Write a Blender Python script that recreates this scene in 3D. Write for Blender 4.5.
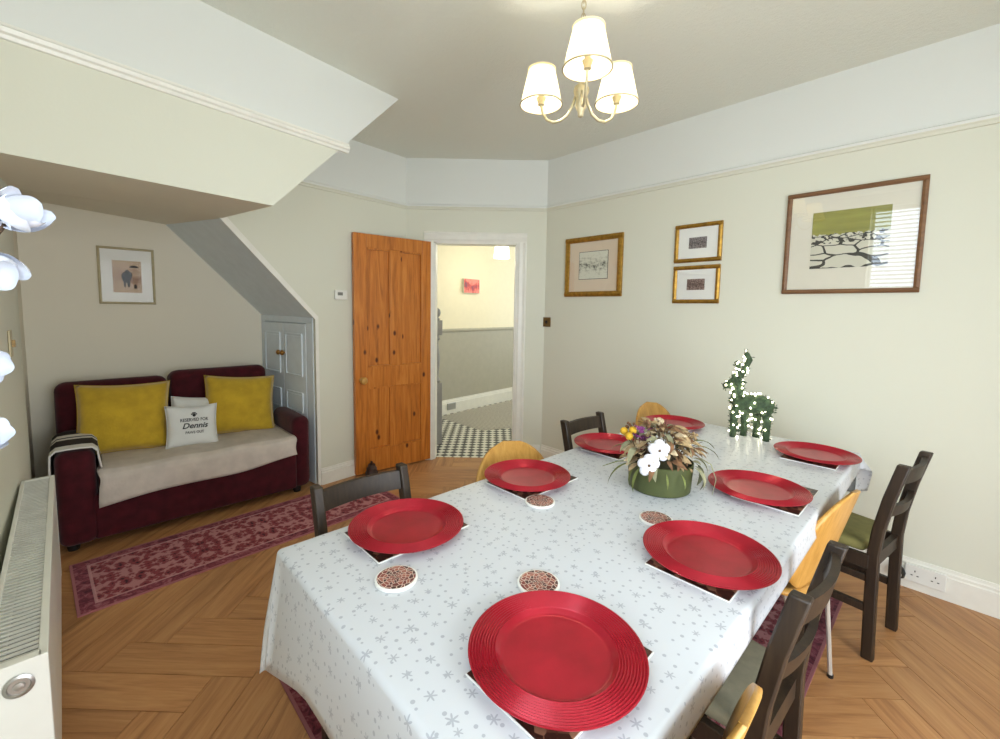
import bpy, bmesh, math, random
from mathutils import Vector, Matrix, Euler
random.seed(7)
PI = math.pi
for o in list(bpy.data.objects): bpy.data.objects.remove(o)
S = bpy.context.scene
C = S.collection

# ------------------------------------------------------------------ camera
FPX, PX, PY = 437.0, 500.0, 347.0
PITCH, YAW, ROLL, CAMZ = math.radians(4.87), math.radians(46.2), math.radians(0.93), 1.39
fwd = Vector((-math.sin(YAW)*math.cos(PITCH), math.cos(YAW)*math.cos(PITCH), -math.sin(PITCH)))
rt0 = Vector((math.cos(YAW), math.sin(YAW), 0)); up0 = rt0.cross(fwd)
rt = math.cos(ROLL)*rt0 + math.sin(ROLL)*up0; up = -math.sin(ROLL)*rt0 + math.cos(ROLL)*up0
cd = bpy.data.cameras.new('camera'); cam = bpy.data.objects.new('camera', cd); C.objects.link(cam)
m = Matrix((rt, up, -fwd)).transposed().to_4x4(); m.translation = (0, 0, CAMZ); cam.matrix_world = m
cd.sensor_width = 36; cd.lens = FPX/1000*36; cd.shift_x = (500-PX)/1000; cd.shift_y = (PY-369.5)/1000
cd.clip_start = 0.02; S.camera = cam

# ------------------------------------------------------------------ light and exposure
w = bpy.data.worlds.new('sky'); S.world = w; w.use_nodes = True
w.node_tree.nodes['Background'].inputs[0].default_value = (0.62, 0.78, 1.0, 1)
w.node_tree.nodes['Background'].inputs[1].default_value = 0.8
def area(name, loc, rot, sx, sy, watts, col):
    l = bpy.data.lights.new(name, 'AREA'); l.shape = 'RECTANGLE'; l.size = sx; l.size_y = sy
    l.energy = watts; l.color = col
    o = bpy.data.objects.new(name, l); C.objects.link(o); o.location = loc; o.rotation_euler = rot; return o
area('window_daylight', (0.25, -0.62, 1.8), (math.radians(90), 0, 0), 2.1, 1.8, 37, (0.78, 0.89, 1.0))
area('added_door_fill', (1.78, 0.72, 1.25), (math.radians(90), 0, math.radians(90)), 1.7, 2.2, 60, (0.93, 0.97, 1.0))  # unseen source added behind the camera to even out the light
area('hall_daylight', (-3.3, 5.6, 1.6), (math.radians(90), 0, math.radians(160)), 1.4, 1.8, 16, (0.80, 0.90, 1.0))
vs = S.view_settings
vs.view_transform = 'Standard'; vs.look = 'None'; vs.gamma = 1.0; vs.exposure = 0.9
try: vs.use_curve_mapping = False
except Exception: pass
S.cycles.max_bounces = 10; S.cycles.diffuse_bounces = 6; S.cycles.sample_clamp_indirect = 6

# ------------------------------------------------------------------ materials
def lin(c):
    r = []
    for v in c[:3]:
        v /= 255.0
        r.append(v/12.92 if v <= 0.04045 else ((v+0.055)/1.055)**2.4)
    return (*r, 1)
class NT:
    def __init__(s, name):
        s.m = bpy.data.materials.new(name); s.m.use_nodes = True; s.t = s.m.node_tree
        s.b = s.t.nodes['Principled BSDF']; s.out = s.t.nodes['Material Output']
    def n(s, typ, **kw):
        d = s.t.nodes.new(typ)
        for k, v in kw.items():
            if k == 'ins':
                for kk, vv in v.items(): s.set(d, kk, vv)
            else: setattr(d, k, v)
        return d
    def set(s, d, k, v):
        if isinstance(v, bpy.types.NodeSocket): s.t.links.new(v, d.inputs[k])
        else: d.inputs[k].default_value = v
    def math(s, op, a, b=0.0, c=None):
        d = s.n('ShaderNodeMath', operation=op); s.set(d, 0, a); s.set(d, 1, b)
        if c is not None: s.set(d, 2, c)
        return d.outputs[0]
    def mix(s, f, a, b):
        d = s.n('ShaderNodeMix', data_type='RGBA'); s.set(d, 0, f); s.set(d, 6, a); s.set(d, 7, b); return d.outputs[2]
    def ramp(s, f, stops, interp='LINEAR'):
        d = s.n('ShaderNodeValToRGB'); s.set(d, 0, f); cr = d.color_ramp; cr.interpolation = interp
        while len(cr.elements) < len(stops): cr.elements.new(0.5)
        for e, (p, c) in zip(cr.elements, stops): e.position = p; e.color = c
        return d.outputs[0]
    def noise(s, vec=None, scale=5, detail=4, rough=0.5, dist=0.0):
        d = s.n('ShaderNodeTexNoise'); d.inputs['Scale'].default_value = scale; d.inputs['Detail'].default_value = detail
        d.inputs['Roughness'].default_value = rough; d.inputs['Distortion'].default_value = dist
        if vec is not None: s.t.links.new(vec, d.inputs['Vector'])
        return d.outputs['Fac']
    def obj(s): return s.n('ShaderNodeTexCoord').outputs['Object']
    def uv(s): return s.n('ShaderNodeTexCoord').outputs['UV']
    def mapping(s, v, scale=(1,1,1), loc=(0,0,0), rot=(0,0,0)):
        d = s.n('ShaderNodeMapping'); s.t.links.new(v, d.inputs[0])
        s.set(d, 'Location', loc); d.inputs['Scale'].default_value = scale; d.inputs['Rotation'].default_value = rot; return d.outputs[0]
    def bump(s, h, strength=0.3, dist=0.01):
        d = s.n('ShaderNodeBump'); d.inputs['Strength'].default_value = strength; d.inputs['Distance'].default_value = dist
        s.t.links.new(h, d.inputs['Height']); s.t.links.new(d.outputs[0], s.b.inputs['Normal'])
    def base(s, v): s.set(s.b, 'Base Color', v)
    def p(s, rough=0.6, metal=0.0, spec=None, sheen=None, emit=None, es=0, trans=None, coat=None):
        s.b.inputs['Roughness'].default_value = rough; s.b.inputs['Metallic'].default_value = metal
        if spec is not None: s.b.inputs['Specular IOR Level'].default_value = spec
        if sheen: s.b.inputs['Sheen Weight'].default_value = sheen
        if coat: s.b.inputs['Coat Weight'].default_value = coat
        if emit: s.b.inputs['Emission Color'].default_value = emit; s.b.inputs['Emission Strength'].default_value = es
        if trans: s.b.inputs['Transmission Weight'].default_value = trans
        return s.m
def plain(name, col, rough=0.6, metal=0.0, var=0.06, scale=14, bump=0.0, bscale=60, spec=None, sheen=None, coat=None):
    k = NT(name); c = lin(col)
    n = k.noise(k.obj(), scale, 3)
    d = tuple(max(0, x*(1-var*2)) for x in c[:3])+(1,); h = tuple(min(1, x*(1+var)) for x in c[:3])+(1,)
    k.base(k.ramp(n, [(0.3, d), (0.7, h)]))
    if bump: k.bump(k.noise(k.obj(), bscale, 3), bump, 0.004)
    return k.p(rough, metal, spec, sheen, coat=coat)
def wall_paint(name, low, high, split):
    k = NT(name)
    z = k.n('ShaderNodeSeparateXYZ'); k.t.links.new(k.n('ShaderNodeNewGeometry').outputs['Position'], z.inputs[0])
    f = k.math('GREATER_THAN', z.outputs[2], split)
    n = k.noise(None, 3, 2)
    k.base(k.mix(k.math('MULTIPLY', n, 0.05), k.mix(f, lin(low), lin(high)), lin((170,160,135))))
    k.bump(k.noise(k.n('ShaderNodeNewGeometry').outputs['Position'], 90, 3), 0.06, 0.004)
    return k.p(0.75, spec=0.25)
M = {}
M['wall'] = wall_paint('cream_and_white_wall_paint', (222,222,206), (226,228,223), 2.285)
M['wall_alcove'] = wall_paint('alcove_cream_paint', (232,226,208), (232,226,208), 5)
M['white_paint'] = plain('white_gloss_paint', (236,234,224), 0.35, var=0.02)
M['slope_paint'] = plain('pale_blue_white_paint', (222,232,238), 0.6, var=0.02)
def ceil():
    k = NT('textured_ceiling_paint'); k.base(lin((228,230,220)))
    pos = k.n('ShaderNodeNewGeometry').outputs['Position']
    k.bump(k.noise(pos, 55, 5, 0.65), 0.35, 0.012); return k.p(0.85, spec=0.15)
M['ceiling'] = ceil()
def wood(name, c1, c2, c3, rough=0.45, sx=1.2, sy=16, knots=False, rnd=0.5, axis=0, spec=None, coat=None):
    k = NT(name); o = k.obj()
    oi = k.n('ShaderNodeObjectInfo')
    off = k.n('ShaderNodeCombineXYZ'); k.set(off, 0, k.math('MULTIPLY', oi.outputs['Random'], 37.0)); k.set(off, 1, k.math('MULTIPLY', oi.outputs['Random'], 91.0))
    sc = [sy, sy, sy]; sc[axis] = sx
    v = k.mapping(o, tuple(sc), off.outputs[0])
    g = k.noise(v, 1.0, 5, 0.6, 1.2)
    fine = k.noise(k.mapping(o, tuple(x*5 for x in sc), off.outputs[0]), 1.0, 3, 0.6, 0.3)
    f = k.math('ADD', k.math('MULTIPLY', g, 0.75), k.math('MULTIPLY', fine, 0.25))
    col = k.ramp(f, [(0.3, lin(c1)), (0.5, lin(c2)), (0.72, lin(c3))])
    hsv = k.n('ShaderNodeHueSaturation'); k.set(hsv, 'Color', col)
    k.set(hsv, 'Value', k.math('ADD', k.math('MULTIPLY', oi.outputs['Random'], rnd*0.5), 1-rnd*0.25))
    col = hsv.outputs[0]
    if knots:
        vo = k.n('ShaderNodeTexVoronoi'); k.set(vo, 'Scale', 1.0)
        ks = [9.5, 9.5, 9.5]; ks[axis] = 5.5
        k.t.links.new(k.mapping(o, tuple(ks), off.outputs[0]), vo.inputs['Vector'])
        kn = k.ramp(vo.outputs['Distance'], [(0.08, (1,1,1,1)), (0.16, (0,0,0,1))])
        col = k.mix(kn, col, lin((88,36,8)))
    k.base(col); k.bump(f, 0.08, 0.003)
    return k.p(rough, spec=spec, coat=coat)
M['plank'] = wood('oak_plank', (146,98,58), (182,130,82), (202,154,102), 0.42, 1.6, 22, rnd=0.34)
M['pine'] = wood('orange_pine', (150,82,24), (196,116,40), (216,142,62), 0.38, 1.5, 20, True, 0.2, axis=2)
M['darkwood'] = wood('dark_stained_wood', (28,20,13), (46,34,23), (66,51,35), 0.48, 3, 30, rnd=0.1, axis=2)
M['plywood'] = wood('honey_plywood', (172,122,50), (198,148,72), (214,168,94), 0.38, 2, 22, rnd=0.15, axis=2)
M['goldframe'] = plain('gilt_frame', (178,136,58), 0.35, 0.75, 0.15, 40)
M['champagne'] = plain('champagne_frame', (196,184,150), 0.4, 0.4, 0.06, 30)
M['woodframe'] = wood('brown_wood_frame', (98,66,40), (122,86,54), (140,102,66), 0.45, 2, 40, rnd=0.1)
M['matboard'] = plain('ivory_mount', (226,222,206), 0.8, var=0.01)
M['matboard_w'] = plain('white_mount', (238,238,232), 0.8, var=0.01)
M['matboard_p'] = plain('pinkish_mount', (226,208,184), 0.8, var=0.01)
M['paper'] = plain('print_paper', (232,230,216), 0.8, var=0.02)
M['ink'] = plain('dark_ink', (44,40,36), 0.7)
M['brass'] = plain('antique_brass', (128,104,66), 0.4, 0.7, 0.1, 60)
M['knobbrass'] = plain('brass_knob', (176,128,66), 0.3, 0.8)
M['white_plastic'] = plain('white_plastic', (232,231,224), 0.35, var=0.01)
M['black'] = plain('black_plastic', (24,23,22), 0.4)
M['rad'] = plain('white_enamel', (232,232,224), 0.3, var=0.01)
M['raddark'] = plain('mid_grey_metal', (120,120,114), 0.5)  # mid grey for the convector and the thermostat display
M['chrome'] = plain('brushed_chrome', (190,190,188), 0.3, 0.9, 0.03)
M['whitemetal'] = plain('pale_metal_leg', (206,202,194), 0.35, 0.4, 0.03)
M['velvet'] = plain('burgundy_velvet', (70,14,24), 0.8, var=0.16, scale=18, bump=0.15, bscale=120, sheen=0.12, spec=0.2)
M['throw'] = plain('grey_beige_throw', (204,194,184), 0.9, var=0.06, scale=12, bump=0.3, bscale=70, spec=0.1)
M['mustard'] = plain('mustard_velvet', (198,164,48), 0.85, var=0.08, scale=14, bump=0.25, bscale=90, sheen=0.3, spec=0.15)
M['whitecloth'] = plain('white_cotton', (228,230,228), 0.9, var=0.02, bump=0.1, bscale=120)
M['print'] = plain('charcoal_print', (52,54,58), 0.8)
M['seat_olive'] = plain('olive_seat_fabric', (128,122,70), 0.85, var=0.08, scale=30, bump=0.2, bscale=160)
M['seat_grey'] = plain('grey_green_seat_fabric', (132,126,104), 0.85, var=0.08, scale=30, bump=0.2, bscale=160)
M['greenbowl'] = plain('olive_green_ceramic', (74,80,40), 0.5, var=0.08, scale=20, bump=0.08)
M['moss'] = plain('dark_moss', (60,58,34), 0.95, var=0.2, scale=60)
M['newel'] = plain('grey_painted_newel', (150,148,146), 0.45)
M['dado'] = plain('taupe_paint', (176,172,156), 0.6, var=0.02)
M['hallwall'] = plain('warm_cream_paint', (244,236,208), 0.7, var=0.01)
M['daleaf'] = plain('dried_tan_leaf', (172,146,106), 0.85, var=0.2, scale=40)
M['dbleaf'] = plain('dried_brown_leaf', (126,90,60), 0.85, var=0.2, scale=40)
M['sageleaf'] = plain('dried_sage_leaf', (150,148,116), 0.85, var=0.15, scale=40)
M['greenleaf'] = plain('olive_green_leaf', (112,120,60), 0.75, var=0.15, scale=40)
M['cotton'] = plain('white_cotton_boll', (236,236,240), 0.95, var=0.02)
M['purple'] = plain('purple_petal', (120,50,110), 0.8, var=0.15, scale=60)
M['yellowball'] = plain('yellow_craspedia', (212,166,40), 0.85, var=0.12, scale=120, bump=0.5, bscale=300)
M['creamflower'] = plain('cream_dried_flower', (206,186,150), 0.9, var=0.12, scale=70)
M['topiary'] = plain('dark_green_garland', (66,86,58), 0.8, var=0.25, scale=50)
M['petal'] = plain('white_petal', (206,210,220), 0.6, var=0.02)
M['twig'] = plain('brown_twig', (86,66,48), 0.8)
M['doorstop'] = plain('dark_brown_iron', (58,38,28), 0.45, 0.3)
M['ceramic'] = plain('pale_vase_ceramic', (214,214,208), 0.3)
M['subfloor'] = plain('dark_subfloor', (70,48,28), 0.8)
M['rug_edge'] = plain('rug_binding', (150,70,78), 0.95)
def emis(name, col, st):
    k = NT(name); k.base(lin(col)); return k.p(0.5, emit=lin(col), es=st)
M['led'] = emis('led_bulb', (255,246,214), 9.0)
M['halllamp'] = emis('lit_hall_shade', (255,252,244), 3.0)
M['bulb'] = emis('lit_bulb', (255,238,196), 5.0)
def shade_mat():
    k = NT('lit_pleated_shade'); d = k.n('ShaderNodeBsdfDiffuse'); d.inputs[0].default_value = lin((244,236,206))
    t = k.n('ShaderNodeBsdfTranslucent'); t.inputs[0].default_value = lin((250,236,190))
    mx = k.n('ShaderNodeMixShader'); mx.inputs[0].default_value = 0.4
    e = k.n('ShaderNodeEmission'); e.inputs[0].default_value = lin((255,244,206)); e.inputs[1].default_value = 0.10
    ad = k.n('ShaderNodeAddShader')
    k.t.links.new(d.outputs[0], mx.inputs[1]); k.t.links.new(t.outputs[0], mx.inputs[2])
    k.t.links.new(mx.outputs[0], ad.inputs[0]); k.t.links.new(e.outputs[0], ad.inputs[1])
    k.t.links.new(ad.outputs[0], k.out.inputs[0]); return k.m
M['shade'] = shade_mat()
def glass_mat(ior, f0):
    k = NT('clear_picture_glass' if ior > 1.55 else 'window_glass')
    g = k.n('ShaderNodeBsdfGlossy'); g.inputs['Roughness'].default_value = 0.0
    t = k.n('ShaderNodeBsdfTransparent'); f = k.n('ShaderNodeLayerWeight'); f.inputs[0].default_value = 0.5
    fac = k.math('ADD', k.math('MULTIPLY', k.math('POWER', f.outputs['Facing'], 5.0), 1-f0), f0)
    mx = k.n('ShaderNodeMixShader')
    k.t.links.new(fac, mx.inputs[0]); k.t.links.new(t.outputs[0], mx.inputs[1]); k.t.links.new(g.outputs[0], mx.inputs[2])
    k.t.links.new(mx.outputs[0], k.out.inputs[0]); return k.m
M['glass'] = glass_mat(1.9, .11); M['arglass'] = glass_mat(1.6, .008); M['wglass'] = glass_mat(1.45, .04)
def plate_mat():
    k = NT('red_lacquer'); n = k.noise(k.obj(), 9, 4, 0.6)
    k.base(k.ramp(n, [(0.3, lin((150,10,32))), (0.7, lin((180,18,44)))]))
    k.b.inputs['Coat Roughness'].default_value = 0.12
    return k.p(0.32, 0.4, coat=0.25)
M['plate'] = plate_mat()
def cloth_mat():
    k = NT('snowflake_oilcloth'); uv = k.uv()
    def flakes(scale, rmin, rmax, thresh, arms):
        v = k.n('ShaderNodeTexVoronoi', voronoi_dimensions='2D'); k.set(v, 'Scale', scale); k.set(v, 'Randomness', 0.62)
        k.t.links.new(uv, v.inputs['Vector'])
        sub = k.n('ShaderNodeVectorMath', operation='SUBTRACT'); k.t.links.new(uv, sub.inputs[0]); k.t.links.new(v.outputs['Position'], sub.inputs[1])
        xyz = k.n('ShaderNodeSeparateXYZ'); k.t.links.new(sub.outputs[0], xyz.inputs[0])
        col = k.n('ShaderNodeSeparateColor'); k.t.links.new(v.outputs['Color'], col.inputs[0])
        th = k.math('ARCTAN2', xyz.outputs[1], xyz.outputs[0]); th = k.math('ADD', th, k.math('MULTIPLY', col.outputs[2], 3.0))
        ln = k.n('ShaderNodeVectorMath', operation='LENGTH'); k.t.links.new(sub.outputs[0], ln.inputs[0])
        st = k.math('POWER', k.math('ABSOLUTE', k.math('COSINE', k.math('MULTIPLY', th, arms/2))), 3.0)
        rad = k.math('MULTIPLY', k.math('ADD', k.math('MULTIPLY', col.outputs[0], rmax-rmin), rmin), k.math('ADD', k.math('MULTIPLY', st, 0.72), 0.28))
        m_ = k.math('LESS_THAN', ln.outputs['Value'], rad)
        return k.math('MULTIPLY', m_, k.math('GREATER_THAN', col.outputs[1], thresh))
    a = flakes(19, 0.008, 0.0125, 0.2, 6); b = flakes(38, 0.0024, 0.0042, 0.2, 0)
    f = k.math('MAXIMUM', a, b)
    k.base(k.mix(k.math('MULTIPLY', f, 0.5), lin((206,209,213)), lin((128,133,146))))
    k.bump(k.noise(uv, 5, 2), 0.12, 0.01)
    return k.p(0.3, spec=0.45)
M['cloth'] = cloth_mat()
def rug_mat(name, hx, hy, border, dark=1.0):
    k = NT(name); o = k.obj(); xyz = k.n('ShaderNodeSeparateXYZ'); k.t.links.new(o, xyz.inputs[0])
    ax = k.math('ABSOLUTE', xyz.outputs[0]); ay = k.math('ABSOLUTE', xyz.outputs[1])
    cmb = k.n('ShaderNodeCombineXYZ'); k.set(cmb, 0, ax); k.set(cmb, 1, k.math('PINGPONG', ay, 0.32))
    v = cmb.outputs[0]
    vo = k.n('ShaderNodeTexVoronoi', distance='MANHATTAN'); k.set(vo, 'Scale', 30.0); k.t.links.new(v, vo.inputs['Vector'])
    n1 = k.noise(v, 24, 5, 0.75, 1.5); n2 = k.noise(o, 60, 3, 0.7)
    f = k.math('ADD', k.math('MULTIPLY', n1, 0.62), k.math('MULTIPLY', vo.outputs['Distance'], 0.38)); f = k.math('ADD', f, k.math('MULTIPLY', k.math('SUBTRACT', n2, 0.5), 0.22))
    field = k.ramp(f, [(0.34, lin((44,20,36))), (0.42, lin((104,26,42))), (0.51, lin((154,50,62))), (0.58, lin((122,34,48))), (0.68, lin((186,120,122)))])
    bd = k.ramp(k.math('ADD', k.noise(o, 24, 4, 0.7, 1.0), 0.0), [(0.35, lin((84,24,44))), (0.5, lin((134,44,64))), (0.68, lin((176,104,112)))])
    d = k.math('MINIMUM', k.math('SUBTRACT', hx, ax), k.math('SUBTRACT', hy, ay))
    inb = k.math('LESS_THAN', d, border)
    line = k.math('LESS_THAN', k.math('ABSOLUTE', k.math('SUBTRACT', d, border)), 0.006)
    edge = k.math('LESS_THAN', d, 0.012)
    c = k.mix(inb, field, bd); c = k.mix(k.math('MULTIPLY', line, 0.7), c, lin((206,150,150))); c = k.mix(edge, c, lin((170,98,104)))
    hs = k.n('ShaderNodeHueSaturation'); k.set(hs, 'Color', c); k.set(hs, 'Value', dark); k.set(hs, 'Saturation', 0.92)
    k.base(hs.outputs[0]); k.bump(n2, 0.3, 0.004); return k.p(0.95, spec=0.1, sheen=0.1)
def check_mat():
    k = NT('black_and_white_hall_tiles'); o = k.obj()
    ch = k.n('ShaderNodeTexChecker'); k.t.links.new(k.mapping(o, (1,1,1), rot=(0,0,math.radians(-2))), ch.inputs[0]); k.set(ch, 'Scale', 17)
    k.set(ch, 'Color1', lin((58,58,56))); k.set(ch, 'Color2', lin((232,230,220)))
    k.base(ch.outputs[0]); return k.p(0.35)
M['tiles'] = check_mat()
def coir():
    k = NT('grey_patterned_mat'); o = k.obj()
    ch = k.n('ShaderNodeTexChecker'); k.t.links.new(k.mapping(o, (1,1,1), rot=(0,0,math.radians(45))), ch.inputs[0]); k.set(ch, 'Scale', 34)
    k.set(ch, 'Color1', lin((138,132,124))); k.set(ch, 'Color2', lin((196,192,182))); k.base(ch.outputs[0]); return k.p(0.6)
M['tilepanel'] = coir()
def coaster_mat():
    k = NT('mosaic_coaster_print'); o = k.obj(); xyz = k.n('ShaderNodeSeparateXYZ'); k.t.links.new(o, xyz.inputs[0])
    r = k.n('ShaderNodeVectorMath', operation='LENGTH'); k.t.links.new(o, r.inputs[0]); r = r.outputs['Value']
    th = k.math('ARCTAN2', xyz.outputs[1], xyz.outputs[0])
    cm = k.n('ShaderNodeCombineXYZ'); k.set(cm, 0, k.math('MULTIPLY', th, 2.6)); k.set(cm, 1, k.math('MULTIPLY', r, 120.0))
    vo = k.n('ShaderNodeTexVoronoi', voronoi_dimensions='2D', feature='DISTANCE_TO_EDGE'); k.set(vo, 'Scale', 1.0); k.t.links.new(cm.outputs[0], vo.inputs['Vector'])
    v2 = k.n('ShaderNodeTexVoronoi', voronoi_dimensions='2D'); k.set(v2, 'Scale', 1.0); k.t.links.new(cm.outputs[0], v2.inputs['Vector'])
    sp = k.n('ShaderNodeSeparateColor'); k.t.links.new(v2.outputs['Color'], sp.inputs[0])
    c = k.ramp(sp.outputs[0], [(0.2, lin((66,26,22))), (0.5, lin((120,44,36))), (0.85, lin((160,92,74)))])
    k.base(k.mix(k.math('LESS_THAN', vo.outputs['Distance'], 0.07), c, lin((216,198,182)))); return k.p(0.3)
M['coaster'] = coaster_mat()
def mat_mat():
    k = NT('dark_mosaic_placemat'); o = k.obj()
    v2 = k.n('ShaderNodeTexVoronoi'); k.set(v2, 'Scale', 70.0); k.t.links.new(o, v2.inputs['Vector'])
    sp = k.n('ShaderNodeSeparateColor'); k.t.links.new(v2.outputs['Color'], sp.inputs[0])
    k.base(k.ramp(sp.outputs[0], [(0.2, lin((44,26,20))), (0.6, lin((84,48,36))), (0.95, lin((150,110,84)))])); return k.p(0.35)
M['placemat'] = mat_mat()
def seascape():
    k = NT('olive_and_ink_linocut'); o = k.obj(); xyz = k.n('ShaderNodeSeparateXYZ'); k.t.links.new(o, xyz.inputs[0])
    z = xyz.outputs[2]
    sc_ = k.n('ShaderNodeVectorMath', operation='SCALE'); k.t.links.new(k.mapping(o, (10, 1, 19), loc=(0,0,3.3)), sc_.inputs[0]); k.set(sc_, 'Scale', k.math('ADD', k.math('MULTIPLY', z, 4.0), 1.1)); v = sc_.outputs[0]; v2 = k.n('ShaderNodeTexVoronoi', feature='DISTANCE_TO_EDGE'); k.set(v2, 'Scale', 1.0)
    dis = k.n('ShaderNodeVectorMath', operation='ADD'); nn = k.n('ShaderNodeTexNoise'); k.set(nn, 'Scale', 7.0); k.t.links.new(o, nn.inputs[0])
    k.t.links.new(v, dis.inputs[0]); k.t.links.new(nn.outputs['Color'], dis.inputs[1]); k.t.links.new(dis.outputs[0], v2.inputs['Vector'])
    ln = k.math('LESS_THAN', v2.outputs['Distance'], 0.06)
    blob = k.math('GREATER_THAN', k.noise(k.mapping(o, (40, 1, 60)), 1.0, 3), 0.54)
    blob = k.math('MULTIPLY', blob, k.math('GREATER_THAN', z, -0.02))
    ink = k.math('MAXIMUM', ln, blob)
    low = k.mix(ink, lin((212,210,192)), lin((38,38,34)))
    zz = k.math('ADD', z, k.math('MULTIPLY', k.noise(k.mapping(o, (40,1,1)), 1.0, 3), 0.05))
    k.base(k.mix(k.math('GREATER_THAN', zz, 0.055), low, k.ramp(k.noise(k.mapping(o, (4,1,30)), 1.0, 3), [(0.3, lin((132,132,50))), (0.7, lin((160,158,70)))])))
    return k.p(0.8)
M['linocut'] = seascape()
def sketch(name, c1, c2, c3, sx, sz):
    k = NT(name); o = k.obj(); n = k.noise(k.mapping(o, (sx, 1, sz)), 1.0, 5, 0.7)
    xyz = k.n('ShaderNodeSeparateXYZ'); k.t.links.new(o, xyz.inputs[0])
    n = k.math('SUBTRACT', n, k.math('MULTIPLY', k.math('ABSOLUTE', xyz.outputs[2]), 2.2))
    k.base(k.ramp(n, [(0.36, lin(c1)), (0.47, lin(c2)), (0.60, lin(c3))])); return k.p(0.8)
M['etch'] = sketch('etching_print', (222,222,206), (196,196,178), (70,72,62), 26, 44)
M['etch2'] = sketch('dark_townscape_print', (150,140,136), (88,76,80), (40,32,40), 90, 120)
M['etch3'] = sketch('brown_townscape_print', (170,150,138), (110,84,78), (60,36,38), 90, 120)
M['sepia'] = sketch('sepia_wash', (196,170,142), (180,150,124), (140,106,86), 8, 20)
M['hallart'] = sketch('pink_abstract', (236,150,140), (210,90,90), (96,92,120), 14, 8)
M['gritpaint'] = plain('grille_white', (216,216,208), 0.4)

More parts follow.
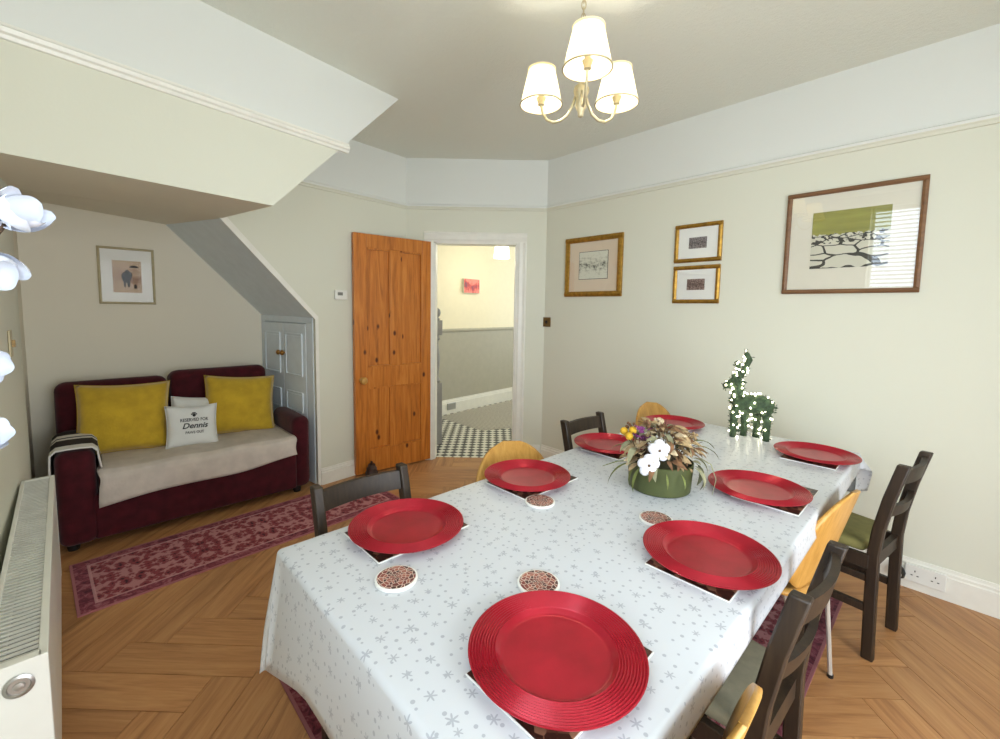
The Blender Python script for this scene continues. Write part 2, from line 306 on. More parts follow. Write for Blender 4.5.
# ------------------------------------------------------------------ mesh helpers
class MB:
    def __init__(s): s.v = []; s.f = []; s.uv = None
    def add(s, vs_, fs): b = len(s.v); s.v += [tuple(q) for q in vs_]; s.f += [tuple(i+b for i in f) for f in fs]; return s
    def box(s, c, d, R=None):
        R = R or Matrix.Identity(3); c = Vector(c); q = []
        for x in (-.5, .5):
            for y in (-.5, .5):
                for z in (-.5, .5): q.append(c + R @ Vector((x*d[0], y*d[1], z*d[2])))
        return s.add(q, [(0,1,3,2),(4,6,7,5),(0,4,5,1),(2,3,7,6),(0,2,6,4),(1,5,7,3)])
    def bar(s, a, b, wx, wy, upv=(0,0,1)):
        a, b = Vector(a), Vector(b); d = (b-a); L = d.length; d /= L
        u = Vector(upv); 
        if abs(d.dot(u)) > .95: u = Vector((1,0,0))
        x = u.cross(d).normalized(); y = d.cross(x)
        R = Matrix((x, y, d)).transposed(); return s.box((a+b)/2, (wx, wy, L), R)
    def prism(s, poly, ext):
        ext = Vector(ext); n = len(poly); q = [Vector(p_) for p_ in poly]; q += [p_+ext for p_ in q]
        fs = [tuple(range(n))[::-1], tuple(range(n, 2*n))] + [(i, (i+1) % n, n+(i+1) % n, n+i) for i in range(n)]
        return s.add(q, fs)
    def tube(s, pts, rad, n=8, cap=True):
        pts = [Vector(p_) for p_ in pts]; k = len(pts)
        if not hasattr(rad, '__len__'): rad = [rad]*k
        rows = []; ref = None
        for i in range(k):
            d = (pts[min(i+1, k-1)] - pts[max(i-1, 0)]).normalized()
            if ref is None:
                ref = Vector((0,0,1)) if abs(d.z) < .9 else Vector((1,0,0))
            x = (ref - d*ref.dot(d)).normalized(); ref = x; y = d.cross(x)
            rows.append([pts[i] + rad[i]*(math.cos(t)*x + math.sin(t)*y) for t in [2*PI*j/n for j in range(n)]])
        q = [p_ for r in rows for p_ in r]
        fs = [(i*n+j, i*n+(j+1) % n, (i+1)*n+(j+1) % n, (i+1)*n+j) for i in range(k-1) for j in range(n)]
        if cap: fs += [tuple(range(n))[::-1], tuple(range((k-1)*n, k*n))]
        return s.add(q, fs)
    def lathe(s, prof, n=32, c=(0,0,0), mod=None, axis=None):
        c = Vector(c); rows = []
        R = axis if axis is not None else Matrix.Identity(3)
        for (r, z) in prof:
            rows.append([c + R @ Vector(((r*(1+(mod(2*PI*j/n) if mod else 0)))*math.cos(2*PI*j/n), (r*(1+(mod(2*PI*j/n) if mod else 0)))*math.sin(2*PI*j/n), z)) for j in range(n)])
        q = [p_ for r in rows for p_ in r]
        fs = [(i*n+j, i*n+(j+1) % n, (i+1)*n+(j+1) % n, (i+1)*n+j) for i in range(len(prof)-1) for j in range(n)]
        if prof[0][0] > 1e-6 and prof[0] != prof[-1]: fs.append(tuple(range(n))[::-1])
        if prof[-1][0] > 1e-6 and prof[0] != prof[-1]: fs.append(tuple(range((len(prof)-1)*n, len(prof)*n)))
        return s.add(q, fs)
    def ball(s, c, r, n=10, m_=6, sc=(1,1,1)):
        prof = [(max(1e-4, math.sin(PI*i/m_)), -math.cos(PI*i/m_)) for i in range(m_+1)]
        b = len(s.v); s.lathe(prof, n)
        for i in range(b, len(s.v)):
            x, y, z = s.v[i]; s.v[i] = (c[0]+x*r*sc[0], c[1]+y*r*sc[1], c[2]+z*r*sc[2])
        return s
    def grid(s, fn, nu, nv, closed=False):
        q = [fn(i/nu, j/nv) for i in range(nu+1) for j in range(nv+1)]
        fs = [(i*(nv+1)+j, i*(nv+1)+j+1, (i+1)*(nv+1)+j+1, (i+1)*(nv+1)+j) for i in range(nu) for j in range(nv)]
        return s.add(q, fs)
    def build(s, name, mat, parent=None, smooth=None, bevel=0, seg=2, solid=0, sub=0, loc=None, rot=None, fix=True):
        me = bpy.data.meshes.new(name); me.from_pydata(s.v, [], s.f); me.update()
        if fix:
            bm = bmesh.new(); bm.from_mesh(me); bmesh.ops.recalc_face_normals(bm, faces=bm.faces); bm.to_mesh(me); bm.free()
        me.materials.append(M[mat] if isinstance(mat, str) else mat)
        o = bpy.data.objects.new(name, me); C.objects.link(o)
        if parent is not None: o.parent = parent
        if loc is not None: o.location = loc
        if rot is not None: o.rotation_euler = rot
        if solid: md = o.modifiers.new('solid', 'SOLIDIFY'); md.thickness = solid; md.offset = 0
        if bevel: md = o.modifiers.new('bevel', 'BEVEL'); md.width = bevel; md.segments = seg; md.limit_method = 'ANGLE'
        if sub: md = o.modifiers.new('sub', 'SUBSURF'); md.levels = sub; md.render_levels = sub
        if smooth:
            me.polygons.foreach_set('use_smooth', [True]*len(me.polygons))
            if smooth is not True: me.set_sharp_from_angle(angle=math.radians(smooth))
        return o
def tag(o, label=None, cat=None, group=None, kind=None):
    if label: o['label'] = label
    if cat: o['category'] = cat
    if group: o['group'] = group
    if kind: o['kind'] = kind
    return o
def thing(name, label, cat, loc=(0,0,0), rz=0, group=None):
    o = bpy.data.objects.new(name, None); C.objects.link(o); o.location = loc; o.rotation_euler = (0,0,rz); o.empty_display_size = .1
    return tag(o, label, cat, group)
def struct(o, label=None): o['kind'] = 'structure'; return tag(o, label)
def copy_tree(o, parent=None):
    c = o.copy(); C.objects.link(c); c.parent = parent
    for ch in o.children: copy_tree(ch, c)
    return c
V3 = Vector

# ------------------------------------------------------------------ room shell
H = 2.70; YR = 3.025; YL = -0.232
c0 = V3((-3.435, 2.12, 0)); c1 = V3((-2.58, YR, 0)); cu = (c1-c0).normalized(); cn = V3((cu.y, -cu.x, 0)); CL = (c1-c0).length
def chm(s, n, z): return c0 + cu*s + cn*n + V3((0,0,z))
def wbx(y): return -3.355 - 0.095*(y-1.28)          # wall beside the sofa recess
def wb(y, z, n=0.0): return V3((wbx(y)+n, y, z))
def bkx(y): return -2.362 - 0.158*(y-0.43)           # bulkhead face

# floor: dark base with oak planks laid in herringbone
fl = MB().box((-1.4, 1.32, -0.03), (5.9, 3.5, 0.02)).build('floor', 'subfloor'); struct(fl)
PW, PL = 0.15, 0.60
def clip(poly, planes):
    for (a, b, d) in planes:                       # keep a*x+b*y <= d
        out = []
        for i in range(len(poly)):
            p_, q_ = poly[i], poly[(i+1) % len(poly)]
            fp, fq = a*p_[0]+b*p_[1]-d, a*q_[0]+b*q_[1]-d
            if fp <= 0: out.append(p_)
            if (fp < 0 < fq) or (fq < 0 < fp):
                t = fp/(fp-fq); out.append((p_[0]+t*(q_[0]-p_[0]), p_[1]+t*(q_[1]-p_[1])))
        poly = out
        if len(poly) < 3: return []
    return poly
cd0 = cn.x*c0.x + cn.y*c0.y
planes = [(1,0,1.39), (-1,0,4.24), (0,1,3.02), (0,-1,0.272), (-cn.x, -cn.y, -cd0+0.06)]
full = None; c45, s45 = math.cos(PI/4), math.sin(PI/4)
g_ = 0.0011
def plank(poly_l, loc, rz):
    mb = MB(); n = len(poly_l)
    mb.prism([V3((x, y, -0.012)) for x, y in poly_l], (0,0,0.012))
    return mb.build('plank', 'plank', fl, loc=loc, rot=(0,0,rz))
ox, oy = -2.156, -0.022
for r in range(-6, 7):
    for kk in range(-40, 60):
        for hv in (0, 1):
            u0 = (kk + 8*r)*PW; v0 = kk*PW
            if hv == 0: rect = (u0, v0, u0+PL, v0+PW)
            else: rect = (u0-PW, v0, u0, v0+PL)
            cu_, cv_ = (rect[0]+rect[2])/2, (rect[1]+rect[3])/2
            cx_, cy_ = ox + cu_*c45 - cv_*s45, oy + cu_*s45 + cv_*c45
            if not (-4.9 < cx_ < 1.9 and -0.8 < cy_ < 3.6): continue
            rz = PI/4 if hv == 0 else 3*PI/4
            hx, hy = PL/2-g_, PW/2-g_
            loc_p = [(-hx,-hy),(hx,-hy),(hx,hy),(-hx,hy)]
            ca, sa = math.cos(rz), math.sin(rz)
            wp = [(cx_+x*ca-y*sa, cy_+x*sa+y*ca) for x, y in loc_p]
            cp = clip(wp, planes)
            if len(cp) < 3: continue
            if len(cp) == 4 and all(abs(a[0]-b[0])+abs(a[1]-b[1]) < 1e-6 for a, b in zip(cp, wp)):
                if full is None: full = plank(loc_p, (cx_,cy_,0), rz)
                else:
                    o = full.copy(); C.objects.link(o); o.location = (cx_,cy_,0); o.rotation_euler = (0,0,rz)
            else:
                lp = [((x-cx_)*ca+(y-cy_)*sa, -(x-cx_)*sa+(y-cy_)*ca) for x, y in cp]
                plank(lp, (cx_,cy_,0), rz)

struct(MB().box((-1.2, 1.3, H+0.05), (6.3, 4.4, 0.1)).build('ceiling', 'ceiling'))
struct(MB().prism([(-2.58,YR,0),(1.4,YR,0),(1.4,YR,H),(-2.58,YR,H)], (0,0.12,0)).build('wall_right', 'wall'))
# wall beside camera with window opening
WX0, WX1, WZ0, WZ1 = -0.735, 1.10, 0.95, 2.56
def grid_wall(xs, zs, hole, y, dy):
    mb = MB()
    def vid(i, j, b): return (i*len(zs)+j) + b*len(xs)*len(zs)
    vs_ = [V3((x, y, z)) for x in xs for z in zs] + [V3((x, y+dy, z)) for x in xs for z in zs]
    fs = []
    for i in range(len(xs)-1):
        for j in range(len(zs)-1):
            if (i, j) == hole: continue
            for b in (0, 1): fs.append((vid(i,j,b), vid(i+1,j,b), vid(i+1,j+1,b), vid(i,j+1,b)))
    i, j = hole
    e = [(i,j),(i+1,j),(i+1,j+1),(i,j+1)]
    for q in range(4):
        a, b = e[q], e[(q+1) % 4]; fs.append((vid(*a,0), vid(*b,0), vid(*b,1), vid(*a,1)))
    n, m_ = len(xs)-1, len(zs)-1
    per = [(i,0) for i in range(n)] + [(n,j) for j in range(m_)] + [(i,m_) for i in range(n,0,-1)] + [(0,j) for j in range(m_,0,-1)]
    for q in range(len(per)):
        a, b = per[q], per[(q+1) % len(per)]; fs.append((vid(*a,0), vid(*b,0), vid(*b,1), vid(*a,1)))
    return mb.add(vs_, fs)
GY0, GY1, GZ1 = -0.02, 1.45, 2.15  # opening for the added doors, placed to steer their fill light
gw = grid_wall([-0.42, GY0, GY1, 3.15], [-0.02, 0.06, GZ1, H], (1,1), 0, 1)
gw.v = [(1.4 + 0.12*y, x, z) for x, y, z in gw.v]; struct(gw.build('wall_behind_camera', 'wall'))
struct(grid_wall([-3.377, WX0, WX1, 1.4], [0, WZ0, WZ1, H], (1,1), YL, -0.2).build('wall_left', 'wall'))
# wall beside the recess, chamfer wall with doorway
pb = [wb(1.28,0), wb(2.12,0), wb(2.12,H), wb(1.45,H), wb(0.68,1.945), wb(1.28,1.305)]
struct(MB().prism(pb, (-0.10,0,0)).build('wall_door_side', 'wall'))
D1, D2, DH = 0.246, 0.988, 1.985
pc = [chm(0,0,0), chm(D1,0,0), chm(D1,0,DH), chm(D2,0,DH), chm(D2,0,0), chm(CL,0,0), chm(CL,0,H), chm(0,0,H)]
struct(MB().prism(pc, -cn*0.12).build('wall_chamfer', 'wall'))
# bulkhead over the sofa recess
AL = V3((bkx(YL), YL, 1.89)); T = V3((bkx(0.72), 0.72, 1.89)); E_ = V3((bkx(1.51), 1.51, H)); DL = V3((bkx(YL), YL, H))
Ew = wb(1.45, H); Tw = wb(0.68, 1.945)
XB = -4.25
Sb0 = V3((XB, 0.505, 2.0)); Sb1 = V3((XB, 1.155, 1.315)); Sf1 = wb(1.28, 1.305)
BL = V3((XB, -0.275, 2.06)); FLc = V3((-3.377, -0.275, 1.97)); FLw = V3((-3.377, YL, 1.97))
bk = MB(); bk.add([AL, T, E_, DL, Ew, Tw, V3((wbx(YL)-.1, YL, H))], [(0,1,2,3), (1,5,4,2), (2,4,6,3)])
struct(bk.build('wall_bulkhead', 'wall'))
uc = MB(); uc.add([AL, T, Tw, Sb0, BL, FLc, FLw], [(0,1,2), (0,2,6), (6,2,5), (5,2,3), (5,3,4)])
struct(uc.build('ceiling_recess', 'wall_alcove'))
sl = MB(); sl.add([Tw, Sf1, Sb1, Sb0], [(0,1,2,3)]); struct(sl.build('ceiling_stair_slope', 'slope_paint', solid=0.004))
struct(MB().prism([(XB,-0.30,0),(XB,1.30,0),(XB,1.30,2.1),(XB,-0.30,2.1)], (-0.08,0,0)).build('wall_recess_back', 'wall_alcove'))
struct(MB().prism([(XB,-0.275,0),(-3.377,-0.275,0),(-3.377,-0.275,2.1),(XB,-0.275,2.1)], (0,-0.08,0)).build('wall_recess_left', 'wall_alcove'))
# bead along recess edge
bead = MB().add([wb(1.275,0,.004), wb(1.30,0,.004), wb(1.30,1.315,.004), wb(0.70,1.965,.004), wb(0.665,1.945,.004), wb(1.275,1.295,.004)], [(0,1,2,5),(5,2,3,4)])
struct(bead.build('trim_1', 'white_paint', solid=0.006))

# picture rails and skirtings
def moulding(name, a, b, nrm, prof, mat='white_paint'):
    a, b, nrm = V3(a), V3(b), V3(nrm)
    return struct(MB().prism([a + nrm*d + V3((0,0,z)) for d, z in prof], b-a).build(name, mat))
RAIL = [(0,2.262),(0.010,2.264),(0.014,2.276),(0.022,2.282),(0.026,2.296),(0.016,2.304),(0.014,2.314),(0,2.318)]
bn = V3((1, 0.158, 0)).normalized(); wn = V3((1, 0.095, 0)).normalized()
moulding('trim_2', (-2.575,YR,0), (1.4,YR,0), (0,-1,0), RAIL, 'wall')
moulding('trim_3', chm(0.0,0,0), chm(CL-.005,0,0), cn, RAIL, 'wall')
moulding('trim_4', wb(1.03,0), wb(2.125,0), wn, RAIL, 'wall')
moulding('trim_5', (bkx(YL),YL,0), (bkx(1.145),1.145,0), bn, RAIL)
def skirt(h): return [(0,0),(0.018,0),(0.018,h*.74),(0.013,h*.78),(0.013,h*.86),(0.008,h*.9),(0.006,h),(0,h)]
moulding('baseboard_right', (-2.575,YR,0), (1.4,YR,0), (0,-1,0), skirt(.155))
moulding('baseboard_door_side', wb(1.30,0), wb(2.115,0), wn, skirt(.13))
moulding('baseboard_chamfer', chm(D2+.085,0,0), chm(CL-.012,0,0), cn, skirt(.15))
moulding('baseboard_left', (-3.37,YL,0), (1.39,YL,0), (0,1,0), skirt(.13))
moulding('baseboard_recess', (XB,-.275,0), (-3.377,-.275,0), (0,1,0), skirt(.13))
# door lining and architrave
AP = [(0,0),(0.085,0),(0.085,0.014),(0.07,0.022),(0.05,0.016),(0.02,0.020),(0.008,0.014),(0,0.014)]
arch = MB()
ar = [(D1-.085, D1, 0, DH+.085), (D2, D2+.085, 0, DH+.085)]
arch.prism([chm(D1-.0-d*1, n, 0) for d, n in AP], (0,0,DH)); arch.prism([chm(D2+d, n, 0) for d, n in AP], (0,0,DH))
arch.prism([chm(D1-.085, n, DH+d) for d, n in AP], cu*(D2-D1+.17))
a_ = arch.build('trim_6', 'white_paint'); struct(a_)
ln = MB(); ln.box(chm(D1+.008,-.06,DH/2), (.016,.12,DH), Matrix((cu,cn,V3((0,0,1)))).transposed()); ln.box(chm(D2-.008,-.06,DH/2), (.016,.12,DH), Matrix((cu,cn,V3((0,0,1)))).transposed())
ln.box(chm((D1+D2)/2,-.06,DH-.008), (D2-D1,.12,.016), Matrix((cu,cn,V3((0,0,1)))).transposed()); struct(ln.build('trim_7', 'white_paint'))

# ------------------------------------------------------------------ hall beyond the doorway
h0 = V3((-4.45, 1.9, 0)); h1 = V3((-4.87, 6.2, 0)); hu = (h1-h0).normalized(); hn = V3((hu.y, -hu.x, 0))
def hw(s, n, z): return h0 + hu*s + hn*n + V3((0,0,z))
HL = (h1-h0).length
hf = MB().add([chm(-.3,-.06,-.001), chm(CL+.1,-.06,-.001), V3((-2.4,3.16,-.001)), V3((-2.4,6.2,-.001)), V3((-5,6.2,-.001)), V3((-5,1.9,-.001))], [(0,1,2,3,4,5)])
struct(hf.build('floor_hall', 'tiles'))
pan = MB().add([hw(1.35,.05,0), V3((-3.69,3.27,0)), V3((-3.0,4.9,0)), hw(3.2,.05,0)], [(0,1,2,3)])
pan.v = [(x,y,.001) for x,y,z in pan.v]; struct(pan.build('floor_hall_panel', 'tilepanel'))
struct(MB().prism([hw(0,0,0),hw(HL,0,0),hw(HL,0,1.1),hw(0,0,1.1)], -hn*.1).build('wall_hall_lower', 'dado'))
struct(MB().prism([hw(0,0,1.1),hw(HL,0,1.1),hw(HL,0,H),hw(0,0,H)], -hn*.1).build('wall_hall', 'hallwall'))
moulding('baseboard_hall', hw(0,0,0), hw(HL,0,0), hn, skirt(.19))
moulding('trim_8', hw(0,0,0), hw(HL,0,0), hn, [(0,1.085),(.014,1.09),(.022,1.105),(.022,1.115),(.01,1.13),(0,1.13)], 'dado')
struct(MB().box((-3.7,4.1,H+.12), (2.8,4.4,.1)).build('ceiling_hall', 'hallwall'))
struct(MB().prism([(-5,6.2,0),(-2.3,6.2,0),(-2.3,6.2,H),(-5,6.2,H)], (0,.1,0)).build('wall_hall_end', 'hallwall'))
struct(MB().prism([(-2.4,3.15,0),(-2.4,6.2,0),(-2.4,6.2,H),(-2.4,3.15,H)], (.1,0,0)).build('wall_hall_right', 'hallwall'))
struct(MB().prism([(-4.6,1.9,0),(-3.5,1.9,0),(-3.5,1.9,H+.1),(-4.6,1.9,H+.1)], (0,-.1,0)).build('wall_hall_near', 'hallwall'))
# hall things
def canvas(s0, s1, z0, z1):
    t = thing('canvas_print', 'small pink and red canvas print on the hall wall', 'picture', hw((s0+s1)/2,.02,(z0+z1)/2), math.atan2(hu.y,hu.x)+PI)
    MB().box((0,0,0),(s1-s0,.036,z1-z0)).build('canvas', 'matboard', t); MB().box((0,.0195,0),(s1-s0-.004,.002,z1-z0-.004)).build('print', 'hallart', t)
canvas(1.82, 2.12, 1.61, 1.80)
t = thing('hall_pendant_lamp', 'white drum shade pendant lamp glowing in the hallway', 'lamp', (-4.0, 3.84, 0))
MB().lathe([(.085,2.17),(.10,2.035),(.097,2.035),(.082,2.17),(.085,2.17)], 32).build('shade', 'halllamp', t, smooth=40)
MB().tube([(0,0,2.17),(0,0,H+.06)], .004, 6).build('cord', 'white_plastic', t); MB().lathe([(.0001,H+.04),(.04,H+.05),(.045,H+.071)], 20).build('ceiling_rose', 'white_plastic', t)
MB().ball((0,0,2.10), .03).build('bulb', 'bulb', t, smooth=True)
pl = bpy.data.lights.new('hall_pendant_light', 'POINT'); pl.energy = 2.4; pl.color = (1,.85,.58); pl.shadow_soft_size = .05
o = bpy.data.objects.new('hall_pendant_light', pl); C.objects.link(o); o.location = (-4.0,3.84,1.98)
t = thing('newel_post', 'grey painted turned newel post beside the pine door', 'newel post', (-3.64, 2.585, 0))
MB().box((0,0,.32),(.10,.10,.64)).build('base_block', 'newel', t, bevel=.004)
MB().lathe([(.036,.64),(.05,.66),(.03,.70),(.042,.80),(.045,.90),(.03,1.02),(.028,1.06),(.048,1.09),(.03,1.11),(.036,1.13)], 20).build('turned_shaft', 'newel', t, smooth=50)
MB().box((0,0,1.20),(.10,.10,.15)).build('cap_block', 'newel', t, bevel=.004)
MB().lathe([(.03,1.275),(.05,1.285),(.026,1.30),(.045,1.325),(.052,1.35),(.044,1.38),(.02,1.40),(.0001,1.402)], 20).build('finial', 'newel', t, smooth=50)
sk = tag(MB().box((0,0,0),(.15,.012,.09)).build('wall_socket', 'chrome', loc=hw(1.62,.026,.10), rot=(0,0,math.atan2(hu.y,hu.x)), bevel=.003), 'chrome double socket low on the white hall skirting', 'socket')

# ------------------------------------------------------------------ pine door
hinge = V3((-3.268, 2.287, 0)); free = V3((-3.325, 1.575, 0)); du = (free-hinge).normalized(); DW = (free-hinge).length
dr = bpy.data.objects.new('door_1', None); C.objects.link(dr); dr.location = hinge; dr.rotation_euler = (0,0,math.atan2(du.y,du.x)); struct(dr, 'open orange pine four panel door with round wooden knob')
TH = .04   # door in local XZ, thickness along y; local -y... room side is +y or -y, both get mouldings
yb = -TH/2
def dbox(n, x0, x1, z0, z1, th=TH, mat='pine', bev=.003):
    return MB().box((0,0,0),(x1-x0,th,z1-z0)).build(n, mat, dr, loc=((x0+x1)/2, yb, (z0+z1)/2), bevel=bev)
SW = .105; MU = .09; DT = 1.98; mid = DW/2
dbox('stile', .0, SW, .012, DT); dbox('stile', DW-SW, DW, .012, DT)
dbox('top_rail', SW, DW-SW, DT-.11, DT); dbox('lock_rail', SW, DW-SW, .73, .90); dbox('bottom_rail', SW, DW-SW, .012, .20)
dbox('muntin', mid-MU/2, mid+MU/2, .20, .73); dbox('muntin', mid-MU/2, mid+MU/2, .90, DT-.11)
for (x0,x1) in ((SW, mid-MU/2), (mid+MU/2, DW-SW)):
    for (z0,z1) in ((.20,.73),(.90,DT-.11)):
        dbox('panel', x0, x1, z0, z1, .012)
        q = MB()
        for sgn in (-1,1):
            yy = yb + sgn*.011
            for a,b in (((x0+.006,yy,z0),(x0+.006,yy,z1)),((x1-.006,yy,z0),(x1-.006,yy,z1)),((x0,yy,z0+.006),(x1,yy,z0+.006)),((x0,yy,z1-.006),(x1,yy,z1-.006))): q.bar(a,b,.018,.014)
        tag(q.build('panel_moulding', 'pine', dr), kind='stuff')
for sgn in (-1,1):
    kb = MB().lathe([(.022,0),(.024,.004),(.011,.012),(.012,.026),(.025,.036),(.030,.05),(.026,.062),(.012,.068),(.0001,.069)], 24, axis=Matrix.Rotation(-sgn*PI/2,3,'X'))
    kb.build('knob', 'plywood', dr, smooth=50, loc=(DW-.055, yb+sgn*TH/2, .80))
MB().box((0,0,0),(.006,.05,.09)).build('hinge', 'brass', dr, loc=(-.002,yb,1.7)); MB().box((0,0,0),(.006,.05,.09)).build('hinge', 'brass', dr, loc=(-.002,yb,.3))
t = thing('door_stop', 'dark iron beehive shaped door stop on floor against the pine door', 'door stop', (-3.225, 1.66, 0))
MB().lathe([(.0001,0),(.052,0),(.055,.012),(.05,.03),(.048,.034),(.05,.05),(.043,.066),(.041,.07),(.042,.082),(.032,.098),(.030,.102),(.028,.112),(.014,.124),(.0001,.128)], 24).build('body', 'doorstop', t, smooth=35)
MB().ball((0,0,.132), .010).build('finial', 'doorstop', t, smooth=True)

# ------------------------------------------------------------------ under-stair cupboard in recess
k0 = V3((XB+.002, 1.158, 0)); k1 = V3((-3.40, 1.283, 0)); ku = (k1-k0).normalized(); kl = (k1-k0).length
cb = thing('understair_cupboard', 'white panelled double door cupboard built under the stair slope', 'cupboard', k0, math.atan2(ku.y,ku.x))
MB().box((kl/2,.02,.665),(kl,.02,1.33)).build('body', 'slope_paint', cb)
MB().box((kl/2,0,1.285),(kl,.022,.05)).build('top_rail', 'slope_paint', cb, bevel=.003)
MB().box((kl-.05,0,.63),(.10,.022,1.26)).build('side_stile', 'slope_paint', cb, bevel=.003); MB().box((.02,0,.63),(.04,.022,1.26)).build('side_stile', 'slope_paint', cb, bevel=.003)
dw_ = (kl-.145)/2
for i in range(2):
    x0 = .042 + i*(dw_+.003); x1 = x0+dw_-.002
    d_ = MB().box(((x0+x1)/2,-.004,.63),(x1-x0,.02,1.25)).build('cupboard_door', 'slope_paint', cb, bevel=.002)
    for (z0,z1) in ((.84,1.17),(.55,.70),(.08,.47)):
        MB().box(((x0+x1)/2,-.017,(z0+z1)/2),(x1-x0-.13,.006,z1-z0-.03)).build('raised_panel', 'slope_paint', d_, bevel=.003)
        q = MB()
        xa, xb = x0+.05, x1-.05
        for a,b in (((xa,-.018,z0),(xa,-.018,z1)),((xb,-.018,z0),(xb,-.018,z1)),((xa,-.018,z0),(xb,-.018,z0)),((xa,-.018,z1),(xb,-.018,z1))): q.bar(a,b,.012,.012)
        tag(q.build('moulding', 'slope_paint', d_), kind='stuff')
    kx = x1-.03 if i == 0 else x0+.03
    MB().lathe([(.008,0),(.008,.012),(.02,.022),(.022,.032),(.014,.042),(.0001,.044)], 20, axis=Matrix.Rotation(PI/2,3,'X')).build('knob', 'knobbrass', d_, smooth=50, loc=(kx,-.014,1.01))

# ------------------------------------------------------------------ window, blind, sill
win = bpy.data.objects.new('window_1', None); C.objects.link(win); struct(win, 'white framed window behind a venetian blind')
wy = -0.385; fr = MB()
q = []
for (a,b) in (((WX0,WZ0),(WX1,WZ0)),((WX0,WZ1),(WX1,WZ1)),((WX0,WZ0),(WX0,WZ1)),((WX1,WZ0),(WX1,WZ1)),(((WX0+WX1)/2,WZ0),((WX0+WX1)/2,WZ1))):
    MB().bar((a[0],wy,a[1]),(b[0],wy,b[1]),.05,.05).build('window_frame', 'white_paint', win)
for i in range(2):
    xa = WX0+.025 + i*(WX1-WX0)/2; xb_ = xa+(WX1-WX0)/2-.05; MB().add([(xa,wy,WZ0+.025),(xb_,wy,WZ0+.025),(xb_,wy,WZ1-.025),(xa,wy,WZ1-.025)],[(3,2,1,0)]).build('pane', 'wglass', win, fix=False)
MB().box(((WX0+WX1)/2,-.245,WZ0-.012),(WX1-WX0+.06,.27,.024)).build('window_sill', 'white_paint', win, bevel=.004)
gd = bpy.data.objects.new('window_added', None); C.objects.link(gd); struct(gd, 'white framed glazed doors added unseen behind the camera to let in fill light')  # doors added out of view for the light they let in
for (a,b) in (((GY0,.085),(GY1,.085)),((GY0,GZ1-.025),(GY1,GZ1-.025)),((GY0+.025,.06),(GY0+.025,GZ1)),((GY1-.025,.06),(GY1-.025,GZ1)),(((GY0+GY1)/2,.06),((GY0+GY1)/2,GZ1))):
    MB().bar((1.47,a[0],a[1]),(1.47,b[0],b[1]),.05,.05).build('window_frame', 'white_paint', gd)
for i in range(2):
    ya = GY0+.05+i*(GY1-GY0)/2-.01*i; yb_ = ya+(GY1-GY0)/2-.075
    MB().add([(1.47,ya,.11),(1.47,yb_,.11),(1.47,yb_,GZ1-.05),(1.47,ya,GZ1-.05)],[(0,1,2,3)]).build('pane', 'wglass', gd, fix=False)
bl = thing('venetian_blind', 'white venetian blind hanging in the window, seen only as a reflection', 'blind', ((WX0+WX1)/2, -.325, WZ1))
MB().box((0,0,-.02),(WX1-WX0-.04,.05,.04)).build('head_rail', 'white_plastic', bl)
sm = None
for i in range(34):
    z = -.065 - i*.044
    if sm is None: sm = MB().box((0,0,0),(WX1-WX0-.05,.040,.003),Matrix.Rotation(math.radians(-26),3,'X')).build('slat', 'white_plastic', bl, loc=(0,0,z))
    else: o = sm.copy(); C.objects.link(o); o.location = (0,0,z)
for x in (-.6,.6): MB().tube([(x,0,-.03),(x,0,-1.52)],.0015,5).build('ladder_cord', 'white_plastic', bl)
MB().box((0,0,-1.55),(WX1-WX0-.05,.03,.02)).build('bottom_rail', 'white_plastic', bl)

# ------------------------------------------------------------------ pictures
def picture(name, label, cx_, cz, w_, h_, fw, depth, fmat, mmat, pr, pmat, wallrot=0, wall=(0,YR-.001,0), group=None, second=None, gl='glass'):
    """local x to the right, y out of the wall, z up; wallrot turns it on its wall"""
    t = thing(name, label, 'picture', wall if wallrot else (cx_, YR, cz), wallrot or PI, group)
    if wallrot: t.location = (wall[0], cx_, cz)
    for nm, a, b in (('frame_bar', (-w_/2,0,h_/2-fw/2), (w_/2,0,h_/2-fw/2)), ('frame_bar', (-w_/2,0,-h_/2+fw/2), (w_/2,0,-h_/2+fw/2))):
        MB().prism([(a[0],0,a[2]-fw/2),(a[0],depth*.7,a[2]-fw/2),(a[0],depth,a[2]),(a[0],depth*.8,a[2]+fw/2),(a[0],0,a[2]+fw/2)], (w_,0,0)).build(nm, fmat, t, bevel=.002)
    for sx in (-1,1):
        xc = sx*(w_/2-fw/2)
        MB().prism([(xc-fw/2,0,-h_/2+fw),(xc-fw/2,depth*.75,-h_/2+fw),(xc,depth,-h_/2+fw),(xc+fw/2,depth*.75,-h_/2+fw),(xc+fw/2,0,-h_/2+fw)], (0,0,h_-2*fw)).build('frame_bar', fmat, t, bevel=.002)
    MB().box((0,.005,0),(w_-fw,.004,h_-fw)).build('mount', mmat, t)
    (px_, pz, pw, ph) = pr
    if second: MB().box((px_,.0078,pz),(pw+second,.0012,ph+second)).build('inner_line', 'ink', t); 
    p_ = MB().box((0,0,0),(pw,.0012,ph)).build('print', pmat, t, loc=(px_,.0092,pz))
    a_, b_ = (w_-fw)/2, (h_-fw)/2; MB().add([(-a_,.013,-b_),(-a_,.013,b_),(a_,.013,b_),(a_,.013,-b_)],[(0,1,2,3)]).build('glass', gl, t, fix=False)
    return t
